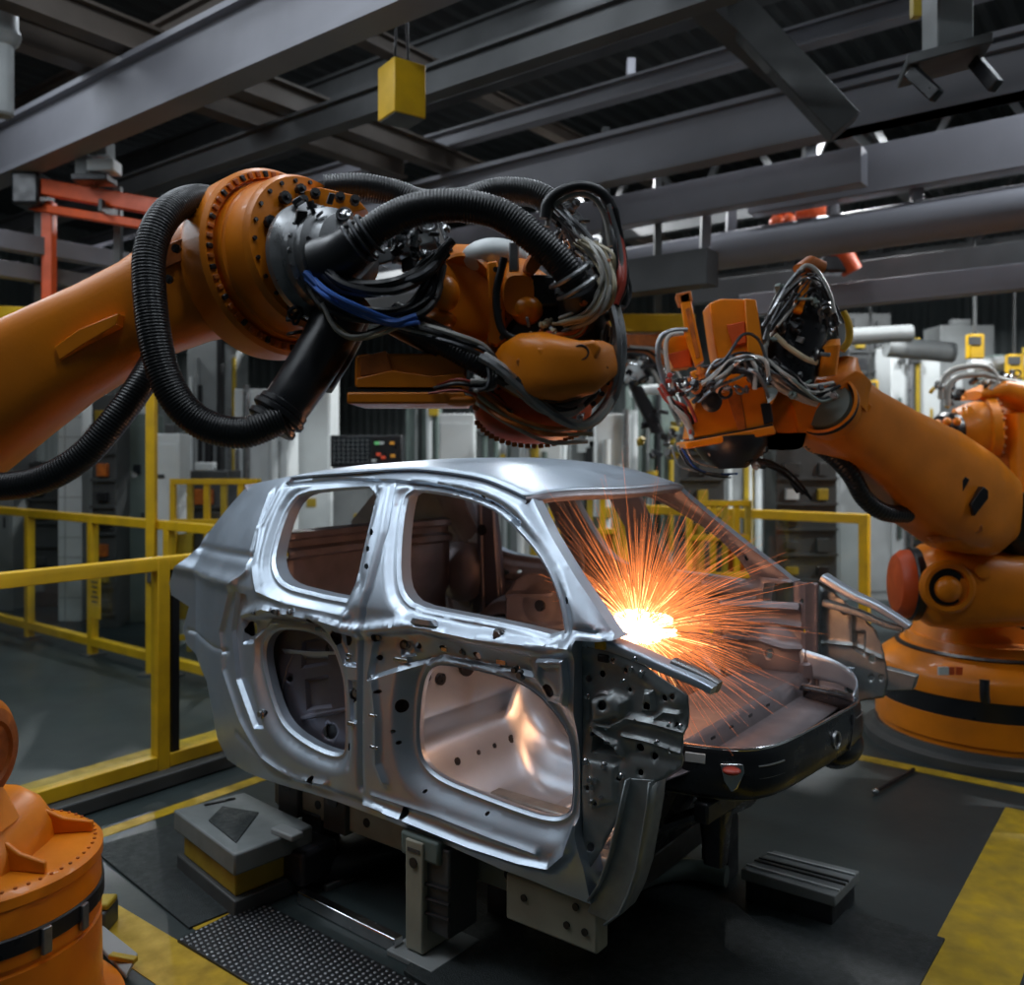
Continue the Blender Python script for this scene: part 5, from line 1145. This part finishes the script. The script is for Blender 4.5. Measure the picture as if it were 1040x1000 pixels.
MB().tube([G(890,806)+ZD*.02, G(928,784)+ZD*.02], .012, 8, sm=False).build('rod', 'black_plastic', t); MB().ell(G(889,807)+ZD*.022, .022,.022,.02).build('tip', 'chrome_metal', t)
# metal step on the right
t = root('metal_step', G(812, 918), 'low aluminium step with grooved top on the floor at right', 'step')
zt = .15
def Gz(x, y, z): return ray_down(x, y, z)
def ray_down(x, y, z):
    Y = (EYE-z)*FPX/(y-HY); return Vector(((x-CX)/FPX*Y, Y, z))
q = [ray_down(x, y, zt) for x, y in ((752,882),(786,863),(873,884),(848,910))]
MB().prism([p-ZD*.05 for p in q], ZD*.05).build('tread', 'machine_grey', t, bevel=.006)
MB().prism([Vector((p.x, p.y, 0))*1+ (Vector(((q[0].x+q[2].x)/2, (q[0].y+q[2].y)/2, 0))-Vector((p.x, p.y, 0)))*.08 for p in q], ZD*.10).build('base', 'dark_metal', t, bevel=.006)
for f in (.18, .42, .55, .80): MB().bar(q[0].lerp(q[1], f)+ZD*.003, q[3].lerp(q[2], f)+ZD*.003, .012, .010).build('tread_rib', 'machine_white' if f in (.18, .8) else 'machine_dark', t)
# grey platform at left
mat('platform_grey', (.19,.21,.21), .45, 0, .3, 6, .1)
t = root('platform_unit', G(245, 900), 'low grey platform with brown front block, left of the car on the ribbed mat', 'platform')
zt = .30; q = [ray_down(x, y, zt) for x, y in ((176,822),(248,804),(318,838),(238,868))]
MB().prism([p-ZD*.10 for p in q], ZD*.10).build('top_slab', 'platform_grey', t, bevel=.010)
cq = (q[0]+q[1]+q[2]+q[3])/4
MB().prism([(p+(cq-p)*.16)-ZD*.22 for p in q], ZD*.12).build('block', 'yellow_dull', t, bevel=.008, label='brown orange block under the slab')
MB().prism([Vector((p.x, p.y, 0))+(Vector((cq.x, cq.y, 0))-Vector((p.x, p.y, 0)))*.05 for p in q], ZD*.08).build('base_plate', 'machine_dark', t, bevel=.008)
i0, i1, i2, i3 = q[0].lerp(q[2], .18), q[1].lerp(q[3], .20), q[2].lerp(q[0], .30), q[3].lerp(q[1], .16)
MB().prism([p+ZD*.0 for p in (i0.lerp(i3, .3), i0.lerp(i1, .55), i2.lerp(i1, .4), i3)], ZD*.006).build('grip_pad', 'floor_mat', t, label='dark speckled pad')
MB().bar(q[0].lerp(q[1], .3).lerp(q[2], .08)+ZD*.004, q[0].lerp(q[1], .75).lerp(q[2], .1)+ZD*.004, .02, .006).build('slot', 'black_plastic', t)
MB().box(q[2].lerp(q[3], .35)+ZD*.012, (.16,.07,.03), AXH).build('raised_tab', 'machine_grey', t, bevel=.008)
MB().box(q[2].lerp(q[0], .25)+Vector((.10,.0,-.16)), (.34,.22,.16), AXH).build('side_housing', 'black_plastic', t, bevel=.02)
a = G(245, 905); b_ = G(400, 880)
tag(MB().loft([(G(250,902)+ZD*.06, FD, ZD, .12, .06), (G(330,890)+ZD*.08, FD, ZD, .16, .08), (G(410,868)+ZD*.08, FD, ZD, .16, .08)], 20, 3).build('cable_cover', 'black_plastic', None), 'black moulded cable cover running from platform to the skid', 'cover')
# ---------------------------------------------------------------- skid under the car
t = root('car_skid', P0+TD*.95+FD*(-.9), 'dark steel skid frame with olive clamp posts carrying the car body', 'skid')
for w in (.28, 1.45):
    MB().box(HC_(-1.05, w, .35), (2.0,.12,.15), AXH).build('long_beam', 'olive_beige' if w < 1 else 'dark_metal', t, bevel=.01)
    for u in (-1.7,-1.35,-.5,-.15): MB().lathe(HC_(u, w-.061, .35), -TD, [(.022,0),(.022,.004)], 12).build('beam_hole', 'black_plastic', t)
for u in (-1.75,-.72,-.12): MB().box(HC_(u, .86, .34), (.12,1.1,.12), AXH).build('cross_beam', 'dark_metal', t, bevel=.01)
for u in (-1.6,-.45,-.12):
    for w in (.28, 1.45): MB().box(HC_(u, w, .47), (.12,.14,.10), AXH).build('locator_block', 'dark_metal', t, bevel=.01)
for u in (-1.9,-1.55):
    MB().box(HC_(u, .22, .40), (.16,.06,.28), AXH).build('rear_plate', 'machine_dark', t, bevel=.008)
    MB().lathe(HC_(u, .185, .42), -TD, [(.035,0),(.035,.006)], 16).build('plate_hole', 'black_plastic', t)
p = plane_uz(432, 920, .05)
pu = p[0]
MB().box(HC_(pu, .06, .26), (.10,.16,.46), AXH).build('clamp_post', 'olive_beige', t, bevel=.008)
MB().box(HC_(pu+.10, .10, .30), (.14,.18,.36), AXH).build('clamp_housing', 'machine_dark', t, bevel=.01)
MB().box(HC_(pu+.02, .09, .46), (.22,.20,.10), AXH).build('clamp_head', 'machine_green', t, bevel=.014)
MB().lathe(HC_(pu-.0, -.022, .40), -TD, [(.022,0),(.022,.004)], 16).build('post_emblem', 'black_plastic', t)
MB().box(HC_(pu, -.021, .45), (.07,.004,.016), AXH).build('post_label', 'machine_dark', t)
MB().box(HC_(pu+.02, .08, .012), (.26,.30,.024), AXH).build('post_foot', 'machine_grey', t, bevel=.004)
for z in (.20,.26,.32): MB().tube([HC_(pu+.05,-.0,z), HC_(pu+.18,.0,z+.01)], .008, 6).build('air_line', 'black_rubber', t)
MB().box(HC_(-.18, .10, .36), (.42,.08,.18), AXH).build('side_plate', 'olive_beige', t, bevel=.008)
for u, z in ((-.3,.38),(-.1,.34),(-.02,.34),(-.06,.42)): MB().lathe(HC_(u, .058, z), -TD, [(.014,0),(.014,.006)], 12).build('plate_bolt', 'black_plastic', t)
for u, w in ((-1.75,.28),(-1.75,1.45),(-.72,1.45),(-.12,1.45),(-.72,.5)): MB().box(HC_(u, w, .15), (.14,.14,.30), AXH).build('support_leg', 'dark_metal', t, bevel=.01)
# clutter by the left robot base
t = root('floor_bracket', G(120, 985), 'bent pale metal bracket on the floor beside the left robot base', 'bracket')
MB().prism([G(97,965)+ZD*.02, G(104,955)+ZD*.05, G(140,985)+ZD*.05, G(128,1000)+ZD*.02], ZD*.02).build('plate', 'machine_grey', t, bevel=.004); MB().bar(G(112,985)+ZD*.06, G(138,990)+ZD*.06, .03, .02).build('clip', 'yellow_dull', t, bevel=.004)
MB().bar(G(100,962), G(100,962)+ZD*.05, .06, .05).build('stub', 'machine_dark', t)
t = root('floor_box', G(100, 945), 'small dark box with yellow lid beside the left robot base', 'box')
MB().box(G(100,942)+ZD*.05, (.12,.14,.10)).build('body', 'machine_dark', t, bevel=.01); MB().box(G(100,942)+ZD*.115, (.13,.10,.03)).build('lid', 'yellow_dull', t, bevel=.01)
# ================================================================ BACKGROUND MACHINES
mat('screen_glass', (0.02,0.025,0.03), .15)
emit('lamp_green', (.25,.9,.35), .45); emit('lamp_red', (1,.12,.05), .4); emit('lamp_amber', (1,.45,.05), .4); emit('lamp_white', (.85,.95,1.0), 2.2)
def cabinet(x0, x1, ytop, Y, dep, m, label, seed, cat='cabinet', name='control_cabinet', zb=0.0, group='machine cabinets', trim='machine_dark', style='doors'):
    rr = random.Random(seed); a = P(x0, ytop, Y); b = P(x1, ytop, Y); w = b.x-a.x; zt = a.z; h = zt-zb; c = Vector(((a.x+b.x)/2, Y+dep/2, zb))
    t = root(name, c, label, cat, group)
    MB().box(c+ZD*h/2, (w, dep, h)).build('body', m, t, bevel=.012)
    if zb > 0.5:
        for s_ in (-1, 1): MB().box(c+Vector((s_*w*.4, 0, -zb/2)), (.07,.07,zb)).build('leg', trim, t)
    n = max(1, int(w/.45))
    f = Vector((c.x, Y-.006, zb))
    if style == 'doors':
        for i in range(n):
            x = -w/2+w*(i+.5)/n; MB().box(f+Vector((x, 0, h*.5)), (w/n*.9, .018, h*.90)).build('door', m, t, bevel=.004)
            MB().box(f+Vector((x+w/n*.36, -.02, h*.5)), (.02,.025,.14)).build('handle', 'black_plastic', t)
            for k_ in range(rr.randint(2, 5)): MB().box(f+Vector((x+rr.uniform(-.3,.2)*w/n, -.014, h*rr.uniform(.35,.9))), (rr.uniform(.06,.3)*w/n, .014, rr.uniform(.03,.16))).build('panel', rr.choice(['machine_white','machine_dark','machine_grey','yellow_dull','screen_glass','machine_white']), t, bevel=.003)
    elif style == 'rack':
        for k_ in range(int(h/.32)):
            z = .18+k_*.32; MB().box(f+Vector((0,-.02,z)), (w, .05, .035)).build('shelf', trim, t)
            for q in range(max(1, int(w/.3))):
                if rr.random() < .8: MB().box(f+Vector((-w/2+(q+.5)*w/max(1, int(w/.3)), -.02, z+.12)), (rr.uniform(.1,.22), .08, rr.uniform(.08,.2))).build('module', rr.choice(['machine_white','machine_dark','machine_grey','yellow_dull','orange_worn','machine_dark','black_plastic']), t, bevel=.004)
    elif style == 'pipes':
        for k_ in range(max(3, int(w/.1))):
            x = rr.uniform(-w/2, w/2); r = rr.uniform(.015,.06); z0 = rr.uniform(0,.3)*h; z1 = rr.uniform(.7,1.05)*h
            MB().tube([f+Vector((x,-r,z0)), f+Vector((x,-r,z1))], r, 10, sm=False).build('pipe', rr.choice(['machine_white','machine_grey','grey_metal','machine_green','machine_white','yellow_dull','black_rubber']), t)
        for k_ in range(4): MB().box(f+Vector((rr.uniform(-.4,.4)*w, -.08, rr.uniform(.3,.95)*h)), (rr.uniform(.08,.2),.1,rr.uniform(.06,.16))).build('junction_box', rr.choice(['machine_white','machine_dark','yellow_dull']), t, bevel=.006)
    if rr.random() < .6: MB().box(f+Vector((rr.uniform(-.3,.3)*w, .08, h+.05)), (min(.3, w*.4), .15, .10)).build('top_box', rr.choice(['machine_grey','machine_dark','machine_white']), t, bevel=.01)
    return t
cabs = [
 (-40,13,440,11.8,.6,'machine_grey','grey cabinet at the left edge behind the second fence','doors'),
 (20,62,470,12.2,.5,'machine_dark','dark shelf rack left of the white column','rack'),
 (93,118,400,10.6,.4,'machine_dark','narrow dark switch rack just right of the white column','rack'),
 (120,150,420,11.0,.5,'machine_green','grey green cabinet left of the tall yellow post','doors'),
 (158,182,440,9.6,.35,'machine_white','white switch cabinet just right of the tall yellow post','doors'),
 (184,232,478,10.6,.5,'machine_dark','dark shelf rack with orange modules behind the car rear','rack'),
 (190,240,345,13.0,.6,'machine_grey','tall grey machine under the hose loop','pipes'),
 (238,292,395,11.6,.6,'machine_white','pale machine with vertical pipes behind the rear of the roof','pipes'),
 (292,336,355,12.4,.6,'machine_white','tall white cabinet left of the dark screen console','doors'),
 (338,412,474,11.2,.5,'machine_grey','long low bench cabinet under the dark screen console','doors'),
 (412,446,372,13.0,.5,'machine_green','grey green pipe stand below the left robot gearbox','pipes'),
 (446,482,420,12.0,.5,'machine_white','pale cabinet below the left robot underpan','doors'),
 (482,528,380,13.4,.6,'machine_grey','tall grey pipe stand behind the middle of the roof','pipes'),
 (528,570,430,11.6,.5,'machine_white','white machine with pipes behind the roof, left of the grey stand','pipes'),
 (570,606,395,12.8,.5,'machine_grey','grey pipe stand below the left robot head','pipes'),
 (606,640,420,11.4,.4,'machine_white','pale pipe stand between the two robot heads','pipes'),
 (640,690,390,13.0,.5,'machine_green','grey green machine frame left of the welding head','pipes'),
 (690,736,440,11.0,.4,'machine_dark','dark rack behind the welding head','rack'),
 (740,792,400,13.4,.6,'machine_grey','tall grey machine right of the welding head','pipes'),
 (788,850,452,11.2,.5,'machine_dark','dark rack behind the right robot wrist and yellow fence','rack'),
 (850,905,420,12.6,.6,'machine_grey','grey machine behind the main arm of the right robot','doors'),
 (862,905,318,14.0,.5,'machine_dark','tall dark frame above the arm of the right robot','rack'),
 (905,955,350,13.4,.6,'machine_white','pale machine left of the third robot','pipes'),
 (955,1010,330,14.4,.6,'machine_grey','tall grey machine behind the third robot','doors'),
 (1010,1075,360,12.4,.6,'machine_green','grey green machine at the right edge behind the third robot','pipes'),
]
for i, (x0, x1, yt, Y, dep, m, lb, st) in enumerate(cabs):
    cabinet(x0, x1, yt, Y, dep, m, lb, 100+i, style=st, name={'doors':'control_cabinet','rack':'equipment_rack','pipes':'process_machine'}[st], cat={'doors':'cabinet','rack':'rack','pipes':'machine'}[st])
# yellow machine guards seen through the screen opening and behind the car rear
for i, (x0, x1, yt, Y, lb) in enumerate(((560,625,500,9.6,'golden yellow machine guard behind the near half of the windscreen opening'), (176,262,486,9.4,'yellow machine guard behind the sloping rear of the car'), (700,760,508,9.5,'yellow guard behind the far side window opening'))):
    a = P(x0, yt, Y); b = P(x1, yt, Y); t = root('machine_guard', ((a.x+b.x)/2, Y, 0), lb, 'guard', 'yellow machine guards')
    w = b.x-a.x; n = 5; rr = random.Random(i)
    for k_ in range(n+1):
        x = a.x+w*k_/n; MB().box(Vector((x, Y, a.z/2)), (.06,.06,a.z)).build('post', 'yellow_dull' if k_ % 2 else 'yellow_paint', t, bevel=.004)
    for z in (a.z-.03, a.z*.75, a.z*.5, .15): MB().box(Vector(((a.x+b.x)/2, Y-.02, z)), (w, .05, .06)).build('rail', 'yellow_paint', t, bevel=.004)
    for k_ in range(n):
        x = a.x+w*(k_+.5)/n; MB().box(Vector((x, Y+.06, a.z*rr.uniform(.4,.6))), (w/n*.8,.03,a.z*.5)).build('infill', rr.choice(['yellow_dull','orange_worn','machine_green','machine_dark']), t, bevel=.004)
# white column
p = P(77, 640, 11.2); t = root('support_column', (p.x, p.y, 0), 'white panelled column behind the second yellow fence at left', 'column')
MB().box(Vector((p.x, p.y, 1.75)), (.30,.30,3.5)).build('shaft', 'machine_white', t, bevel=.01)
for k_ in range(12): MB().box(Vector((p.x, p.y-.151, .3+.25*k_)), (.30,.006,.008)).build('panel_joint', 'machine_grey', t)
MB().box(Vector((p.x-.06, p.y-.152, 1.3)), (.008,.006,2.6)).build('panel_joint', 'machine_grey', t)
# screen console on top of the bench
p = P(372, 474, 11.2); t = root('operator_console', (p.x, p.y+.25, p.z), 'dark gridded operator console with small coloured lamps above the roof rear', 'console')
z0 = p.z
MB().box(Vector((p.x, 11.3, z0+.20)), (.90,.25,.40)).build('housing', 'black_plastic', t, bevel=.015)
MB().box(Vector((p.x-.18, 11.17, z0+.20)), (.48,.02,.34)).build('screen', 'screen_glass', t, bevel=.004)
for k_ in range(6): MB().box(Vector((p.x-.18, 11.158, z0+.06+.055*k_)), (.46,.006,.004)).build('grid_line', 'machine_grey', t)
for k_ in range(8): MB().box(Vector((p.x-.40+.06*k_, 11.158, z0+.20)), (.004,.006,.32)).build('grid_line', 'machine_grey', t)
for x, z, m in ((.14,.30,'lamp_green'),(.20,.30,'machine_white'),(.33,.30,'lamp_amber'),(.16,.16,'lamp_red'),(.22,.12,'lamp_red'),(.34,.14,'lamp_amber'),(.10,.08,'machine_white')): MB().box(Vector((p.x+x, 11.165, z0+z)), (.055,.02,.035)).build('indicator', m, t, bevel=.004)
# distant grey welding gun hanging from the crane beam between the robot heads
t = root('welding_gun', P(655, 440, 9.2), 'grey and black welding gun hanging in the gap between the two robot heads', 'welding gun')
MB().ell(P(645,380,9.2), .12,.11,.12).build('head', 'machine_white', t); MB().loft([(P(645,392,9.2), Vector((1,0,0)), Vector((0,1,0)), .07,.07), (P(655,412,9.2), Vector((1,0,0)), Vector((0,1,0)), .08,.08), (P(668,440,9.2), Vector((1,0,0)), Vector((0,1,0)), .07,.07)], 16, 3).build('arm', 'black_plastic', t)
clutter(640, 378, 9.1, 22, 14, 22, MET+['machine_white'], t, 71, s0=3, s1=7); clutter(672, 440, 9.2, 22, 24, 24, ['black_plastic','dark_metal','yellow_dull','machine_green','grey_metal'], t, 72, s0=3, s1=8)
cables([(632,360,9.2),(660,366,9.15),(676,390,9.1),(690,420,9.1)], 9.15, 6, 6, 2, ['black_rubber','grey_cable'], t, 73, .2)
MB().bar(P(645,374,9.4), P(645,362,9.4), .08, .08).build('drop_bar', 'machine_dark', t)
# overhead services at right: white conduits, yellow boxes
for i, (x0, y0, x1, y1, Y, r, m, lb) in enumerate(((862,342,925,338,11.5,.11,'machine_grey','white overhead conduit above the right robot arm, left of two'), (900,352,968,358,12.0,.14,'machine_grey','white overhead conduit left of the third robot, right of two'), (985,372,1060,366,11.5,.10,'machine_white','short white conduit above the third robot'), (640,398,700,392,12.4,.07,'machine_white','thin white conduit left of the welding head'))):
    t = MB().tube([P(x0,y0,Y), P(x1,y1,Y)], r, 16, sm=False).build('conduit', m, None); tag(t, lb, 'conduit')
for i, (x, y, Y, lb) in enumerate(((990,352,11.0,'yellow hanging sign box right of the white conduits'), (884,398,12.0,'yellow slotted sign box above the right robot arm'), (1030,372,11.2,'yellow box at the right edge above the third robot'))):
    t = root('sign_box', P(x, y+12, Y), lb, 'sign box'); MB().box(P(x, y, Y), (.18,.12,.30)).build('box', 'yellow_paint', t, bevel=.01); MB().bar(P(x, y-10, Y), P(x, y-10, Y)+ZD*1.2, .03, .03).build('hanger', 'machine_dark', t); MB().box(P(x, y-6, Y-.07), (.15,.02,.10)).build('panel', 'machine_dark', t)
# ================================================================ LIGHT
w = bpy.data.worlds.new('world'); SC.world = w; w.use_nodes = True
w.node_tree.nodes['Background'].inputs['Color'].default_value = (0.55, 0.65, 0.75, 1); w.node_tree.nodes['Background'].inputs['Strength'].default_value = 0.16
def area(loc, sx, sy, power, col=(1, 1, 1), tgt=None, rz=0):
    l = bpy.data.lights.new('unseen_hall_light', 'AREA'); l.shape = 'RECTANGLE'; l.size = sx; l.size_y = sy; l.energy = power; l.color = col
    o = bpy.data.objects.new('unseen_hall_light', l); COL.objects.link(o); o.location = loc; o.rotation_euler = (0, 0, rz)
    if tgt is not None: o.rotation_euler = (Vector(tgt)-Vector(loc)).to_track_quat('-Z', 'Y').to_euler()
    return o
SC.view_settings.view_transform = 'Standard'; SC.view_settings.look = 'None'; SC.view_settings.gamma = 1.0
SC.view_settings.use_curve_mapping = False
SC.view_settings.exposure = 0.0
RZ = math.atan2(FD.y, FD.x); CB = (0.84, 0.92, 1.0)
for u, w_, p, z in ((-2.5, 0.8, 60, 6.5), (1.2, 0.8, 50, 6.5), (-2.5, -1.6, 60, 6.5), (1.2, -1.6, 50, 6.5), (-6.5, 3.2, 90, 7.4), (-2.5, 5.2, 120, 7.4), (2.0, 5.2, 190, 6.5), (5.0, 5.2, 170, 6.5)):
    area(HC_(u, w_, z), 2.6, .6, p, CB, rz=RZ)
def bay(loc, power):  # added background fill; no ceiling lamps are visible there
    l = bpy.data.lights.new('unseen_fill_light', 'SPOT'); l.energy = power; l.spot_size = math.radians(165); l.spot_blend = .4; l.shadow_soft_size = .04; l.color = (.95, .98, 1.0)
    o = bpy.data.objects.new('unseen_fill_light', l); COL.objects.link(o); o.location = loc
for u, w_, p in ((-14, 6, 450), (-11, 3, 250), (-10, 8, 800), (-6, 8.2, 900), (-2, 8.4, 900), (2, 8.4, 900), (5.5, 8, 800)): bay(HC_(u, w_, 6.3), p)
area(HC_(-2.6, -2.8, 6.6), 5.0, 1.4, 95, CB, tgt=HC_(-1.0, 0.2, 1.2))  # added light behind the camera, brightens the car side
area(HC_(-7.0, -1.0, 6.4), 2.0, 1.2, 90, CB, tgt=HC_(-2.0, .6, 1.2))  # added light from the left, lifts the rear quarter
area(HC_(-6.6, -2.8, 5.4), 3.0, 1.4, 60, CB, tgt=HC_(-2.2, .2, 1.5))  # added light, placed where the rear quarter reflects it
